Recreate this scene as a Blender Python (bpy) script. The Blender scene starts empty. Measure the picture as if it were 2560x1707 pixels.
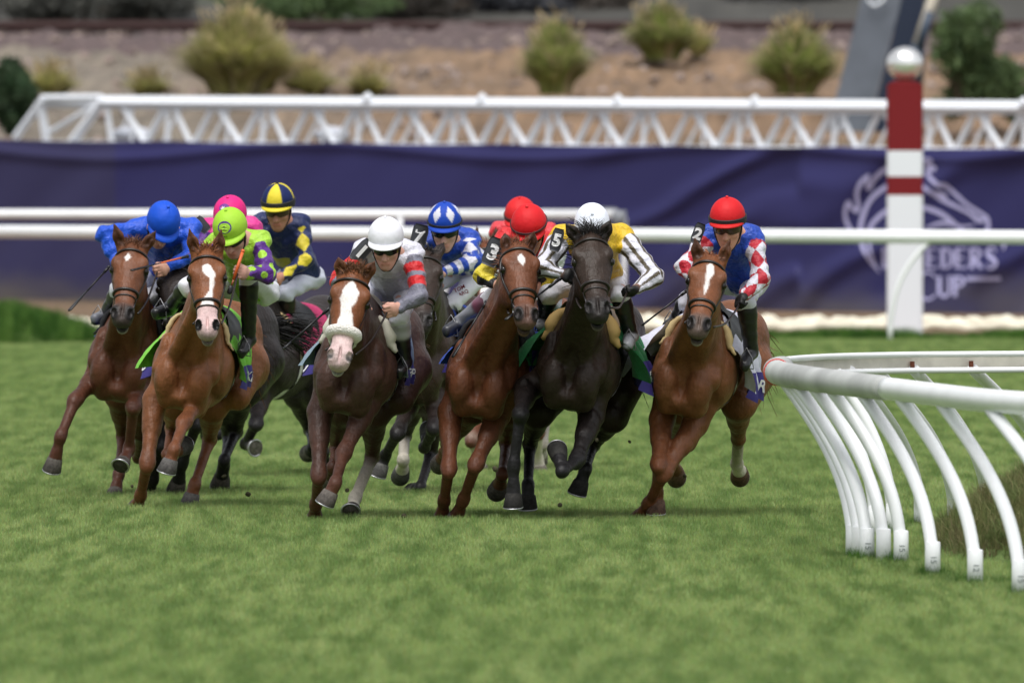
import bpy, bmesh, math, random
import numpy as np
from mathutils import Vector, Matrix, noise as mnoise
R = math.radians
rng = np.random.default_rng(7)
random.seed(7)
scene = bpy.context.scene

# ------------------------------------------------------------------ camera, world, sun, exposure
FPX, HY, CH = 42667.0, 261.0, 2.66          # focal length in photo pixels, horizon row, eye height
cam_d = bpy.data.cameras.new("camera"); cam = bpy.data.objects.new("camera", cam_d)
scene.collection.objects.link(cam); scene.camera = cam
cam_d.sensor_width = 36; cam_d.lens = 600; cam_d.clip_start = 1; cam_d.clip_end = 3000
PITCH = math.atan((853.5 - HY) / FPX)
cam.location = (0, 0, CH); cam.rotation_euler = (R(90) - PITCH, 0, 0)
cam_d.dof.use_dof = True; cam_d.dof.focus_distance = 109.5; cam_d.dof.aperture_fstop = 6.0
SUN_EL, SUN_AZ = R(64), R(25)
world = bpy.data.worlds.new("World"); scene.world = world; world.use_nodes = True
wt = world.node_tree; wt.nodes.clear()
sky = wt.nodes.new("ShaderNodeTexSky"); sky.sky_type = 'NISHITA'; sky.sun_disc = False
sky.sun_elevation = SUN_EL; sky.sun_rotation = R(180) - SUN_AZ; sky.air_density = 1.0; sky.dust_density = 3.0
hs = wt.nodes.new("ShaderNodeHueSaturation"); hs.inputs['Saturation'].default_value = 0.22
bg = wt.nodes.new("ShaderNodeBackground"); bg.inputs['Strength'].default_value = 0.095
wo = wt.nodes.new("ShaderNodeOutputWorld")
wt.links.new(sky.outputs[0], hs.inputs['Color']); wt.links.new(hs.outputs[0], bg.inputs[0]); wt.links.new(bg.outputs[0], wo.inputs[0])
sun_d = bpy.data.lights.new("sun", 'SUN'); sun_d.energy = 1.5; sun_d.angle = R(30); sun_d.color = (1, 0.975, 0.94)
sun = bpy.data.objects.new("sun", sun_d); scene.collection.objects.link(sun)
sun.rotation_euler = (R(90) - SUN_EL, 0, -SUN_AZ)      # light from above and behind the camera's left
scene.view_settings.view_transform = 'Standard'; scene.view_settings.look = 'None'
scene.view_settings.exposure = 0.78; scene.view_settings.gamma = 1
scene.render.engine = 'CYCLES'
try:
    scene.cycles.use_denoising = True; scene.cycles.denoiser = 'OPENIMAGEDENOISE'
except Exception: pass
scene.cycles.max_bounces = 6; scene.cycles.transparent_max_bounces = 8

# ------------------------------------------------------------------ helpers
def P(x, y, D):
    """world point seen at photo pixel (x, y) at distance D"""
    s = FPX / D
    return np.array([(x - 1280.0) / s, D, CH - (y - HY) / s])
def G(x, D):                                  # ground point
    return np.array([(x - 1280.0) * D / FPX, D, 0.0])
def unit(v):
    v = np.asarray(v, float); return v / (np.linalg.norm(v) + 1e-12)
def lerp(a, b, t): return np.asarray(a, float) * (1 - t) + np.asarray(b, float) * t
def srgb(r, g, b):
    f = lambda c: c / 12.92 if c <= .04045 else ((c + .055) / 1.055) ** 2.4
    return (f(r / 255), f(g / 255), f(b / 255))

MATS = {}
def mat(name, col=(.5, .5, .5), rough=.6, metal=0, attr=False, nscale=0, namt=0, bump=0, bscale=60, spec=.5, sheen=0, bdist=.01, nscale2=None):
    if name in MATS: return MATS[name]
    m = bpy.data.materials.new(name); m.use_nodes = True; nt = m.node_tree; b = nt.nodes['Principled BSDF']
    b.inputs['Roughness'].default_value = rough; b.inputs['Metallic'].default_value = metal
    b.inputs['Specular IOR Level'].default_value = spec
    if sheen: b.inputs['Sheen Weight'].default_value = sheen; b.inputs['Sheen Roughness'].default_value = .4
    geo = nt.nodes.new('ShaderNodeNewGeometry')
    src = None
    if attr:
        a = nt.nodes.new('ShaderNodeAttribute'); a.attribute_name = 'Col'; src = a.outputs['Color']
    if namt:
        n = nt.nodes.new('ShaderNodeTexNoise'); n.inputs['Scale'].default_value = nscale; n.inputs['Detail'].default_value = 5
        nt.links.new(geo.outputs['Position'], n.inputs['Vector'])
        mr = nt.nodes.new('ShaderNodeMapRange'); mr.inputs[1].default_value = .3; mr.inputs[2].default_value = .7
        mr.inputs[3].default_value = 1 - namt; mr.inputs[4].default_value = 1 + namt
        nt.links.new(n.outputs[0], mr.inputs[0])
        mx = nt.nodes.new('ShaderNodeVectorMath'); mx.operation = 'SCALE'
        if src is not None: nt.links.new(src, mx.inputs[0])
        else: mx.inputs[0].default_value = col[:3]
        nt.links.new(mr.outputs[0], mx.inputs['Scale']); src = mx.outputs[0]
    if nscale2:
        n = nt.nodes.new('ShaderNodeTexNoise'); n.inputs['Scale'].default_value = nscale2; n.inputs['Detail'].default_value = 3; n.inputs['Roughness'].default_value = .7
        vm = nt.nodes.new('ShaderNodeVectorMath'); vm.operation = 'MULTIPLY'; vm.inputs[1].default_value = (1, 1, .35); nt.links.new(geo.outputs['Position'], vm.inputs[0]); nt.links.new(vm.outputs[0], n.inputs['Vector'])
        mr = nt.nodes.new('ShaderNodeMapRange'); mr.inputs[1].default_value = .35; mr.inputs[2].default_value = .65; mr.inputs[3].default_value = .88; mr.inputs[4].default_value = 1.12; nt.links.new(n.outputs[0], mr.inputs[0])
        mx = nt.nodes.new('ShaderNodeVectorMath'); mx.operation = 'SCALE'; nt.links.new(src, mx.inputs[0]); nt.links.new(mr.outputs[0], mx.inputs['Scale']); src = mx.outputs[0]
    if src is not None: nt.links.new(src, b.inputs['Base Color'])
    else: b.inputs['Base Color'].default_value = (*col[:3], 1)
    if bump:
        n2 = nt.nodes.new('ShaderNodeTexNoise'); n2.inputs['Scale'].default_value = bscale; n2.inputs['Detail'].default_value = 4
        nt.links.new(geo.outputs['Position'], n2.inputs['Vector'])
        bp = nt.nodes.new('ShaderNodeBump'); bp.inputs['Strength'].default_value = bump; bp.inputs['Distance'].default_value = bdist
        nt.links.new(n2.outputs[0], bp.inputs['Height']); nt.links.new(bp.outputs[0], b.inputs['Normal'])
    MATS[name] = m
    return m

def mesh_obj(name, verts, faces, m, parent=None, cols=None, smooth=True, origin=None):
    """one mesh object; verts in world space; quads/tris given as an array or list"""
    me = bpy.data.meshes.new(name)
    v = np.asarray(verts, dtype=np.float64).reshape(-1, 3)
    if parent is not None:
        org = np.array(WORLDPOS.get(parent.name, (0, 0, 0)))
    else:
        org = np.array(origin if origin is not None else (0, 0, 0), float)
    vl = v - org
    if isinstance(faces, np.ndarray):
        nf, k = faces.shape
        me.vertices.add(len(vl)); me.vertices.foreach_set('co', vl.astype(np.float32).ravel())
        me.loops.add(nf * k); me.loops.foreach_set('vertex_index', faces.astype(np.int32).ravel())
        me.polygons.add(nf); me.polygons.foreach_set('loop_start', np.arange(0, nf * k, k, dtype=np.int32))
        try: me.polygons.foreach_set('loop_total', np.full(nf, k, dtype=np.int32))
        except Exception: pass
        me.update(calc_edges=True); me.validate()
    else:
        me.from_pydata([tuple(p) for p in vl], [], faces); me.update()
    if cols is not None:
        a = me.color_attributes.new('Col', 'FLOAT_COLOR', 'POINT')
        c = np.ones((len(v), 4), np.float32); c[:, :3] = cols
        a.data.foreach_set('color', c.ravel())
    if smooth: me.polygons.foreach_set('use_smooth', np.ones(len(me.polygons), dtype=bool))
    o = bpy.data.objects.new(name, me); scene.collection.objects.link(o)
    if m is not None: me.materials.append(m)
    if parent is not None: o.parent = parent
    else: o.location = tuple(org)
    WORLDPOS[o.name] = tuple(org)
    return o
WORLDPOS = {}
def empty(name, loc):
    o = bpy.data.objects.new(name, None); scene.collection.objects.link(o); o.location = tuple(loc)
    o.empty_display_size = .2; WORLDPOS[o.name] = tuple(loc); return o
def tag(o, label=None, cat=None, group=None, kind=None):
    if label: o['label'] = label
    if cat: o['category'] = cat
    if group: o['group'] = group
    if kind: o['kind'] = kind
    return o

class MB:
    """collects shapes that become ONE mesh"""
    def __init__(s): s.v = []; s.f = []; s.c = []; s.n = 0
    def add(s, v, f, col=None):
        v = np.asarray(v, float).reshape(-1, 3)
        s.v.append(v); s.f += [tuple(int(i) + s.n for i in q) for q in f]; s.n += len(v)
        s.c.append(np.tile(np.array(col if col is not None else (1, 1, 1), float), (len(v), 1)) if (col is None or np.ndim(col) == 1) else np.asarray(col))
    def build(s, name, m, parent=None, smooth=True, cols=False, origin=None):
        v = np.concatenate(s.v); c = np.concatenate(s.c) if cols else None
        return mesh_obj(name, v, s.f, m, parent, c, smooth, origin)
    def tube(s, pts, rad, n=8, cap=True, col=None, flat=1.0):
        pts = np.asarray(pts, float); k = len(pts)
        rad = np.broadcast_to(np.asarray(rad, float), (k,))
        tg = np.gradient(pts, axis=0); tg /= np.linalg.norm(tg, axis=1)[:, None] + 1e-12
        up = np.array([0, 0, 1.]) if abs(tg[0][2]) < .9 else np.array([0, 1., 0])
        V = []
        a = unit(np.cross(tg[0], up))
        for i in range(k):
            a = unit(a - tg[i] * np.dot(a, tg[i])); b = np.cross(tg[i], a)
            for j in range(n):
                th = 2 * math.pi * j / n
                V.append(pts[i] + rad[i] * (math.cos(th) * a + math.sin(th) * b * flat))
        F = [(i * n + j, i * n + (j + 1) % n, (i + 1) * n + (j + 1) % n, (i + 1) * n + j) for i in range(k - 1) for j in range(n)]
        if cap: F += [tuple(range(n))[::-1], tuple((k - 1) * n + j for j in range(n))]
        s.add(V, F, col)
    def box(s, c, sx, sy, sz, Rm=None, col=None):
        V = np.array([(x, y, z) for x in (-.5, .5) for y in (-.5, .5) for z in (-.5, .5)]) * (sx, sy, sz)
        if Rm is not None: V = V @ np.asarray(Rm).T
        s.add(V + np.asarray(c), [(0, 1, 3, 2), (4, 6, 7, 5), (0, 4, 5, 1), (2, 3, 7, 6), (0, 2, 6, 4), (1, 5, 7, 3)], col)
    def ribbon(s, pts, w, nrm, col=None):
        pts = np.asarray(pts, float); k = len(pts); w = np.broadcast_to(np.asarray(w, float), (k,))
        tg = np.gradient(pts, axis=0)
        V = []
        for i in range(k):
            sd = unit(np.cross(tg[i], nrm)) * w[i] / 2
            V += [pts[i] - sd, pts[i] + sd]
        s.add(V, [(2 * i, 2 * i + 1, 2 * i + 3, 2 * i + 2) for i in range(k - 1)], col)
    def sphere(s, c, r, n=16, col=None, M=None):
        r = np.broadcast_to(np.asarray(r, float), (3,))
        V = []; F = []
        m_ = n // 2
        for i in range(m_ + 1):
            th = math.pi * i / m_
            for j in range(n):
                ph = 2 * math.pi * j / n
                V.append((math.sin(th) * math.cos(ph), math.sin(th) * math.sin(ph), math.cos(th)))
        for i in range(m_):
            for j in range(n): F.append((i * n + j, (i + 1) * n + j, (i + 1) * n + (j + 1) % n, i * n + (j + 1) % n))
        V = np.array(V) * r
        if M is not None: V = V @ np.asarray(M).T
        s.add(V + np.asarray(c), F, col)

def spline(pts, n=8):
    pts = np.asarray(pts, float); out = []
    k = len(pts)
    for i in range(k - 1):
        p0 = pts[max(i - 1, 0)]; p1 = pts[i]; p2 = pts[i + 1]; p3 = pts[min(i + 2, k - 1)]
        for j in range(n):
            t = j / n
            out.append(.5 * ((2 * p1) + (-p0 + p2) * t + (2 * p0 - 5 * p1 + 4 * p2 - p3) * t * t + (-p0 + 3 * p1 - 3 * p2 + p3) * t ** 3))
    out.append(pts[-1]); return np.array(out)

TXT = {}
def text_geo(s, bold=0.0):
    """2D triangles of a word in Blender's own font, height of capitals about 0.7"""
    if (s, bold) in TXT: return TXT[(s, bold)]
    cu = bpy.data.curves.new('t', 'FONT'); cu.body = s; cu.offset = bold; cu.resolution_u = 3
    ob = bpy.data.objects.new('t', cu); scene.collection.objects.link(ob)
    bpy.context.view_layer.update()
    me = bpy.data.meshes.new_from_object(ob.evaluated_get(bpy.context.evaluated_depsgraph_get()))
    v = np.array([tuple(x.co) for x in me.vertices]); f = [tuple(p.vertices) for p in me.polygons]
    bpy.data.objects.remove(ob); bpy.data.curves.remove(cu); bpy.data.meshes.remove(me)
    v = v[:, :2]; v[:, 0] -= (v[:, 0].min() + v[:, 0].max()) / 2; v[:, 1] -= .35
    TXT[(s, bold)] = (v, f); return v, f
def lettering(s, c, ex, ey, h, m, parent, bold=.02, fn=None, name='lettering'):
    v, f = text_geo(s, bold); k = h / .7
    if fn is not None: V = np.array([fn(x * k, y * k) for x, y in v])
    else: V = np.asarray(c) + v[:, :1] * k * np.asarray(ex) + v[:, 1:2] * k * np.asarray(ey)
    return mesh_obj(name, V, f, m, parent, smooth=False)

# ------------------------------------------------------------------ smooth-blended volumes -> one surface
class Vol:
    """list of tapered / stretched shapes blended into one continuous skin"""
    def __init__(s): s.p = []
    def cone(s, a, b, ra, rb, k=.03, col=None, sq=None, sub=False, tagn=None):
        """sq: list of (axis, factor): stretches the shape along axis"""
        s.p.append(dict(t='c', a=np.asarray(a, float), b=np.asarray(b, float), ra=ra, rb=rb, k=k, col=col, sq=sq or [], sub=sub, tag=tagn))
    def ell(s, c, axes, rad, k=.03, col=None, sub=False, tagn=None):
        s.p.append(dict(t='e', c=np.asarray(c, float), A=np.asarray(axes, float), r=np.asarray(rad, float), k=k, col=col, sub=sub, tag=tagn))
    @staticmethod
    def dist(p, X):
        if p['t'] == 'e':
            q = X - p['c']; q = q @ p['A'].T.astype(q.dtype)
            r = p['r'].astype(q.dtype)
            k0 = np.sqrt(((q / r) ** 2).sum(-1)); k1 = np.sqrt(((q / (r * r)) ** 2).sum(-1)) + 1e-9
            return k0 * (k0 - 1) / k1
        a, b = p['a'], p['b']; smin_f = 1.0
        Xq = X; a2, b2 = a.copy(), b.copy()
        for ax, f in p['sq']:
            ax = unit(ax); g = 1 / f - 1
            mid = a2
            Xq = Xq + (g * ((Xq - mid) @ ax))[..., None] * ax.astype(Xq.dtype)
            b2 = b2 + g * np.dot(b2 - mid, ax) * ax
            smin_f = min(smin_f, f)
        ba = b2 - a2; l2 = np.dot(ba, ba) + 1e-12
        pa = Xq - a2.astype(Xq.dtype)
        t = np.clip((pa @ ba.astype(Xq.dtype)) / l2, 0, 1)
        d = np.sqrt(((pa - t[..., None] * ba.astype(Xq.dtype)) ** 2).sum(-1)) - (p['ra'] + (p['rb'] - p['ra']) * t)
        return d * min(1, smin_f)
    def bounds(s, p):
        if p['t'] == 'e':
            e = np.sqrt(((p['A'] * p['r'][:, None]) ** 2).sum(0)); return p['c'] - e, p['c'] + e
        f = max([1] + [q[1] for q in p['sq']]); r = max(p['ra'], p['rb']) * f
        return np.minimum(p['a'], p['b']) - r, np.maximum(p['a'], p['b']) + r
    def field(s, X, only=None):
        F = np.full(X.shape[:-1], .5)
        for p in s.p:
            if only is not None and not only(p): continue
            d = s.dist(p, X); k = p['k']
            if p['sub']: h = np.maximum(k - np.abs(-d - F), 0) / k; F = np.maximum(F, -d) + h * h * k * .25
            else: h = np.maximum(k - np.abs(d - F), 0) / k; F = np.minimum(F, d) - h * h * k * .25
        return F
    def mesh(s, vox, disp=None):
        lo = np.min([s.bounds(p)[0] for p in s.p if not p['sub']], axis=0) - 3 * vox
        hi = np.max([s.bounds(p)[1] for p in s.p if not p['sub']], axis=0) + 3 * vox
        n = np.ceil((hi - lo) / vox).astype(int) + 1
        F = np.full(tuple(n), .5, np.float32)
        ax = [(lo[i] + vox * np.arange(n[i])).astype(np.float32) for i in range(3)]
        for p in s.p:
            k = p['k']; bl, bh = s.bounds(p); m_ = k + 3 * vox
            i0 = np.clip(((bl - m_ - lo) / vox).astype(int), 0, n - 1); i1 = np.clip(((bh + m_ - lo) / vox).astype(int) + 2, 1, n)
            sl = tuple(slice(i0[i], i1[i]) for i in range(3))
            X = np.stack(np.meshgrid(ax[0][sl[0]], ax[1][sl[1]], ax[2][sl[2]], indexing='ij'), -1)
            d = s.dist(p, X).astype(np.float32); f = F[sl]
            if p['sub']:
                h = np.maximum(k - np.abs(-d - f), 0) / k; F[sl] = np.maximum(f, -d) + h * h * k * .25
            else:
                h = np.maximum(k - np.abs(d - f), 0) / k; F[sl] = np.minimum(f, d) - h * h * k * .25
        if disp is not None:
            idx = np.argwhere(np.abs(F) < .04)
            X = lo + idx * vox
            F[tuple(idx.T)] += disp(X).astype(np.float32)
        return surface_nets(F, lo, vox)
    def colors(s, V, soft=.008):
        W = np.zeros(len(V)); C = np.zeros((len(V), 3))
        for p in s.p:
            if p['col'] is None: continue
            d = s.dist(p, V)
            if p['sub']: w = np.exp(-np.clip(d + .012, 0, 1) / (soft * .4)) * 60
            else: w = np.exp(-np.clip(d + .05, 0, 1) / soft)
            C += w[:, None] * np.asarray(p['col']); W += w
        return C / (W[:, None] + 1e-30)

def surface_nets(F, lo, vox):
    I = F < 0
    nx, ny, nz = F.shape
    cnt = np.zeros((nx - 1, ny - 1, nz - 1), np.int8)
    for a in (0, 1):
        for b in (0, 1):
            for c in (0, 1): cnt += I[a:nx - 1 + a, b:ny - 1 + b, c:nz - 1 + c]
    act = np.argwhere((cnt > 0) & (cnt < 8))
    idm = np.full(cnt.shape, -1, np.int32); idm[tuple(act.T)] = np.arange(len(act))
    acc = np.zeros((len(act), 3)); w = np.zeros(len(act))
    cor = [(a, b, c) for a in (0, 1) for b in (0, 1) for c in (0, 1)]
    val = {q: F[act[:, 0] + q[0], act[:, 1] + q[1], act[:, 2] + q[2]].astype(float) for q in cor}
    for q in cor:
        for d in range(3):
            if q[d] == 1: continue
            q2 = tuple(q[i] + (i == d) for i in range(3)); v0, v1 = val[q], val[q2]
            m_ = (v0 < 0) != (v1 < 0)
            t = np.where(m_, v0 / (v0 - v1 + 1e-20), 0)
            for i in range(3): acc[:, i] += np.where(m_, q[i] + (t if i == d else 0), 0)
            w += m_
    V = lo + vox * (act + acc / w[:, None])
    Q = []
    for d in range(3):
        e1, e2 = [(1, 2), (2, 0), (0, 1)][d]
        s0 = [slice(None)] * 3; s1 = [slice(None)] * 3; s0[d] = slice(0, -1); s1[d] = slice(1, None)
        A, B = I[tuple(s0)], I[tuple(s1)]
        for flip, mask in ((False, A & ~B), (True, ~A & B)):
            e = np.argwhere(mask)
            ok = (e[:, e1] > 0) & (e[:, e2] > 0) & (e[:, e1] < F.shape[e1] - 1) & (e[:, e2] < F.shape[e2] - 1); e = e[ok]
            def g(o1, o2):
                q = e.copy(); q[:, e1] -= o1; q[:, e2] -= o2; return idm[tuple(q.T)]
            q = np.stack([g(1, 1), g(0, 1), g(0, 0), g(1, 0)], 1)
            if flip: q = q[:, ::-1]
            Q.append(q)
    Q = np.concatenate(Q); Q = Q[(Q >= 0).all(1)]
    return V, Q
def relax(V, Q, it=2, lam=.5):
    for _ in range(it):
        S = np.zeros_like(V); c = np.zeros(len(V))
        for a, b in ((0, 1), (1, 2), (2, 3), (3, 0)):
            np.add.at(S, Q[:, a], V[Q[:, b]]); np.add.at(S, Q[:, b], V[Q[:, a]])
            np.add.at(c, Q[:, a], 1); np.add.at(c, Q[:, b], 1)
        V = V + lam * (S / np.maximum(c, 1)[:, None] - V)
    return V
# ------------------------------------------------------------------ ground
def ground_mat(name, cols, scales, rough=.95):
    m = bpy.data.materials.new(name); m.use_nodes = True; nt = m.node_tree; b = nt.nodes['Principled BSDF']; b.inputs['Roughness'].default_value = rough
    b.inputs['Specular IOR Level'].default_value = .15
    geo = nt.nodes.new('ShaderNodeNewGeometry'); last = None
    for i, (c, sc) in enumerate(zip(cols[1:], scales)):
        mp = nt.nodes.new('ShaderNodeVectorMath'); mp.operation = 'MULTIPLY'; mp.inputs[1].default_value = sc; nt.links.new(geo.outputs['Position'], mp.inputs[0])
        n = nt.nodes.new('ShaderNodeTexNoise'); n.inputs['Scale'].default_value = 1; n.inputs['Detail'].default_value = 6; n.inputs['Roughness'].default_value = .6; nt.links.new(mp.outputs[0], n.inputs['Vector'])
        rp = nt.nodes.new('ShaderNodeMapRange'); rp.inputs[1].default_value = .42; rp.inputs[2].default_value = .60; nt.links.new(n.outputs[0], rp.inputs[0])
        mx = nt.nodes.new('ShaderNodeMix'); mx.data_type = 'RGBA'; nt.links.new(rp.outputs[0], mx.inputs['Factor'])
        if last is None: mx.inputs[6].default_value = (*cols[0], 1)
        else: nt.links.new(last, mx.inputs[6])
        mx.inputs[7].default_value = (*c, 1); last = mx.outputs[2]
    nt.links.new(last, b.inputs['Base Color']); return m
G1, G2, G3 = (.262, .362, .132), (.325, .420, .170), (.152, .238, .078)
turf_m = ground_mat('turf_soil', [(.10, .15, .045), (.13, .18, .06)], [(1.2, .5, 1)])
def sheet_grid(name, xs, ys, zf, m, **kw):
    X, Y = np.meshgrid(xs, ys, indexing='ij'); Z = zf(X, Y); nx, ny = len(xs), len(ys)
    F = np.array([(i * ny + j, (i + 1) * ny + j, (i + 1) * ny + j + 1, i * ny + j + 1) for i in range(nx - 1) for j in range(ny - 1)])
    return mesh_obj(name, np.stack([X, Y, Z], -1).reshape(-1, 3), F, m)
tag(sheet_grid('ground', [-900, -60, 60, 900], [-40, 60, 210, 250, 1500], lambda X, Y: X * 0 - .004, ground_mat('dry_ground', [(.16, .115, .08), (.11, .085, .06)], [(.8, .8, 1)])), kind='structure')
tag(sheet_grid('turf_track', np.linspace(-45, 45, 30), np.linspace(-5, 194.5, 60), lambda X, Y: X * 0, turf_m), kind='structure')
tag(sheet_grid('dirt_track', np.linspace(-45, 45, 30), np.linspace(194.5, 228, 12), lambda X, Y: X * 0 + .0, ground_mat('dirt', [(.20, .135, .085), (.13, .09, .06)], [(2, 1.2, 1)])), kind='structure')

# grass blades: a few clumps of blades scattered over the part of the turf in view
def blade_clump(name, n_, rad, h0, h1, w, m, lean=.5, seed=1, col=None, seg=3):
    r_ = np.random.default_rng(seed); V = []; F = []; C = []
    for i in range(n_):
        a = r_.uniform(0, 6.283); rr = rad * math.sqrt(r_.uniform()); p = np.array([rr * math.cos(a), rr * math.sin(a), -.004]); h = r_.uniform(h0, h1)
        d = r_.normal(0, 1, 2); d /= np.linalg.norm(d); ln = r_.uniform(.1, 1) * lean; sd = np.array([-d[1], d[0], 0]) * w / 2; k0 = len(V)
        ang = r_.uniform(0, 3.14); sd = np.array([math.cos(ang), math.sin(ang), 0]) * w / 2
        g = r_.uniform(.75, 1.25); base = np.array(col(r_) if callable(col) else (col if col is not None else (1, 1, 1))) * g
        for s in range(seg):
            t = s / (seg - 1) if seg > 1 else 0; q = p + np.array([d[0] * ln * h * t * t, d[1] * ln * h * t * t, h * t * (1 - .25 * ln * t)]); ww = 1 - t * .85
            V += [q - sd * ww, q + sd * ww]; C += [base, base]
        for s in range(seg - 1): F.append((k0 + 2 * s, k0 + 2 * s + 1, k0 + 2 * s + 3, k0 + 2 * s + 2))
    me_o = mesh_obj(name, np.array(V), F, m, None, np.array(C), smooth=False); return me_o
def grass_mat(name, a, b, c, sc1=(.9, .06, 1), sc2=(6, .34, 1)):
    m = ground_mat(name, [a, b, c], [sc1, sc2], .7); nt = m.node_tree; bs = nt.nodes['Principled BSDF']; bs.inputs['Specular IOR Level'].default_value = .25
    lk = bs.inputs['Base Color'].links[0].from_socket; at = nt.nodes.new('ShaderNodeAttribute'); at.attribute_name = 'Col'
    mx = nt.nodes.new('ShaderNodeMix'); mx.data_type = 'RGBA'; mx.blend_type = 'MULTIPLY'; mx.inputs['Factor'].default_value = 1
    nt.links.new(lk, mx.inputs[6]); nt.links.new(at.outputs['Color'], mx.inputs[7]); nt.links.new(mx.outputs[2], bs.inputs['Base Color']); return m
def scatter(name, pts, src, m, smin=.7, smax=1.3, scales=None):
    """ground cover: one object whose points carry blade clumps"""
    me = bpy.data.meshes.new(name); me.vertices.add(len(pts)); me.vertices.foreach_set('co', np.asarray(pts, np.float32).ravel())
    if scales is None: scales = rng.uniform(smin, smax, len(pts))
    a = me.attributes.new('sc', 'FLOAT', 'POINT'); a.data.foreach_set('value', np.asarray(scales, np.float32))
    o = bpy.data.objects.new(name, me); scene.collection.objects.link(o)
    ng = bpy.data.node_groups.new(name, 'GeometryNodeTree'); ng.interface.new_socket('Geometry', in_out='INPUT', socket_type='NodeSocketGeometry'); ng.interface.new_socket('Geometry', in_out='OUTPUT', socket_type='NodeSocketGeometry')
    N = ng.nodes; i_ = N.new('NodeGroupInput'); o_ = N.new('NodeGroupOutput'); ip = N.new('GeometryNodeInstanceOnPoints'); oi = N.new('GeometryNodeObjectInfo'); oi.inputs['Object'].default_value = src; oi.inputs['As Instance'].default_value = True
    rv = N.new('FunctionNodeRandomValue'); rv.data_type = 'FLOAT'; rv.inputs[2].default_value = 0; rv.inputs[3].default_value = 6.283
    cx = N.new('ShaderNodeCombineXYZ'); na = N.new('GeometryNodeInputNamedAttribute'); na.data_type = 'FLOAT'; na.inputs[0].default_value = 'sc'
    L = ng.links; L.new(i_.outputs[0], ip.inputs['Points']); L.new(oi.outputs['Geometry'], ip.inputs['Instance']); L.new(rv.outputs[1], cx.inputs['Z']); L.new(cx.outputs[0], ip.inputs['Rotation']); L.new(na.outputs[0], ip.inputs['Scale']); L.new(ip.outputs[0], o_.inputs[0])
    md = o.modifiers.new('scatter', 'NODES'); md.node_group = ng; return o
gm = grass_mat('grass_blades', G1, G2, G3)
src = blade_clump('grass_tuft_source', 70, .15, .018, .042, .0038, gm, seed=3, col=lambda r_: (r_.uniform(.8, 1.3), r_.uniform(.9, 1.1), r_.uniform(.7, 1.1)))
src.location = (0, 96, -.09); src.hide_render = True; src.name = 'turf_tuft'
tag(src, kind='stuff')
ys = []; y = 76.0
P_ = []
while y < 195:
    st = .135 * (1 + max(0, (y - 105)) / 160); hw = .0315 * y + .9; xs = np.arange(-hw, hw, st)
    P_.append(np.stack([xs + rng.uniform(-.5, .5, len(xs)) * st, np.full(len(xs), y) + rng.uniform(-.5, .5, len(xs)) * st, np.zeros(len(xs))], 1)); y += st * 1.15
P_ = np.concatenate(P_)
hs_ = np.array([mnoise.noise(Vector((p[0] * .8, p[1] * .08, 0))) for p in P_]); h2 = np.array([mnoise.noise(Vector((p[0] * 3.5, p[1] * .35, 5))) for p in P_])
tag(scatter('turf_grass', P_, src, gm, scales=np.clip(1 + hs_ * .22 + h2 * .45, .6, 1.5) * rng.uniform(.85, 1.15, len(P_))), 'short green mown turf of the track', 'grass', kind='stuff')
# longer grass: along the far edge of the turf, the big tussock at far left, the rough mound inside the near rail
gl = grass_mat('long_grass', (.09, .20, .032), (.16, .28, .06), (.05, .13, .02))
srcl = blade_clump('long_grass_source', 90, .16, .10, .26, .008, gl, seed=4, lean=.7); srcl.hide_render = True; srcl.location = (0, 96, -.3); srcl.name = 'long_tuft'; tag(srcl, kind='stuff')
E_ = []; Sc = []
for i in range(900):
    x = rng.uniform(-9, 9); h = .5 + .55 * mnoise.noise(Vector((x * .9, 0, 3))) + .35 * mnoise.noise(Vector((x * 3, 2, 3)))
    if x < -5.2: continue
    E_.append((x, 194.1 + rng.uniform(-.6, .6), 0)); Sc.append(max(.35, h) * 1.0)
tag(scatter('edge_grass', E_, srcl, gl, scales=Sc), 'strip of longer dark green grass along the far turf edge', 'grass', kind='stuff')
def mound(cx, cy, rx, ry, h):
    def f(X, Y):
        q = np.clip(1 - ((X - cx) / rx) ** 2 - ((Y - cy) / ry) ** 2, 0, 1); return h * q ** .8 - .01
    return f
mf = mound(-6.2, 190.8, 1.55, 1.6, .36)
tag(sheet_grid('grass_bank', np.linspace(-7.6, -4.2, 30), np.linspace(189, 192.5, 24), mf, turf_m), kind='structure')
pp = [(x, y, float(mf(x, y))) for x, y in zip(rng.uniform(-7.5, -4.3, 900), rng.uniform(189.2, 192.3, 900)) if mf(x, y) > .0]
tag(scatter('tussock_grass', pp, srcl, gl, .5, .9), 'big soft tussock of bright green grass at the far left turf edge', 'grass', kind='stuff')
mx_, my_ = 4.3, 102.0
m2 = mound(mx_, my_, 1.75, 5.4, .68)
dry = grass_mat('rough_grass', (.15, .145, .055), (.17, .125, .075), (.09, .13, .035), (2, 1.4, 2), (7, 5, 7))
tag(sheet_grid('rough_mound', np.linspace(2.3, 6.3, 34), np.linspace(96, 108, 40), m2, turf_m), kind='structure')
srcd = blade_clump('rough_grass_source', 80, .10, .04, .13, .004, dry, seed=9, lean=.8); srcd.hide_render = True; srcd.location = (0, 97, -.2); srcd.name = 'rough_tuft'; tag(srcd, kind='stuff')
pp = [(x, y, float(m2(x, y))) for x, y in zip(rng.uniform(2.4, 5.9, 5200), rng.uniform(96, 107.5, 5200)) if m2(x, y) > .0]
tag(scatter('rough_grass', pp, srcd, dry, .6, 1.3), 'rough brown and green grass on the mound inside the near rail', 'grass', kind='stuff')

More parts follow.
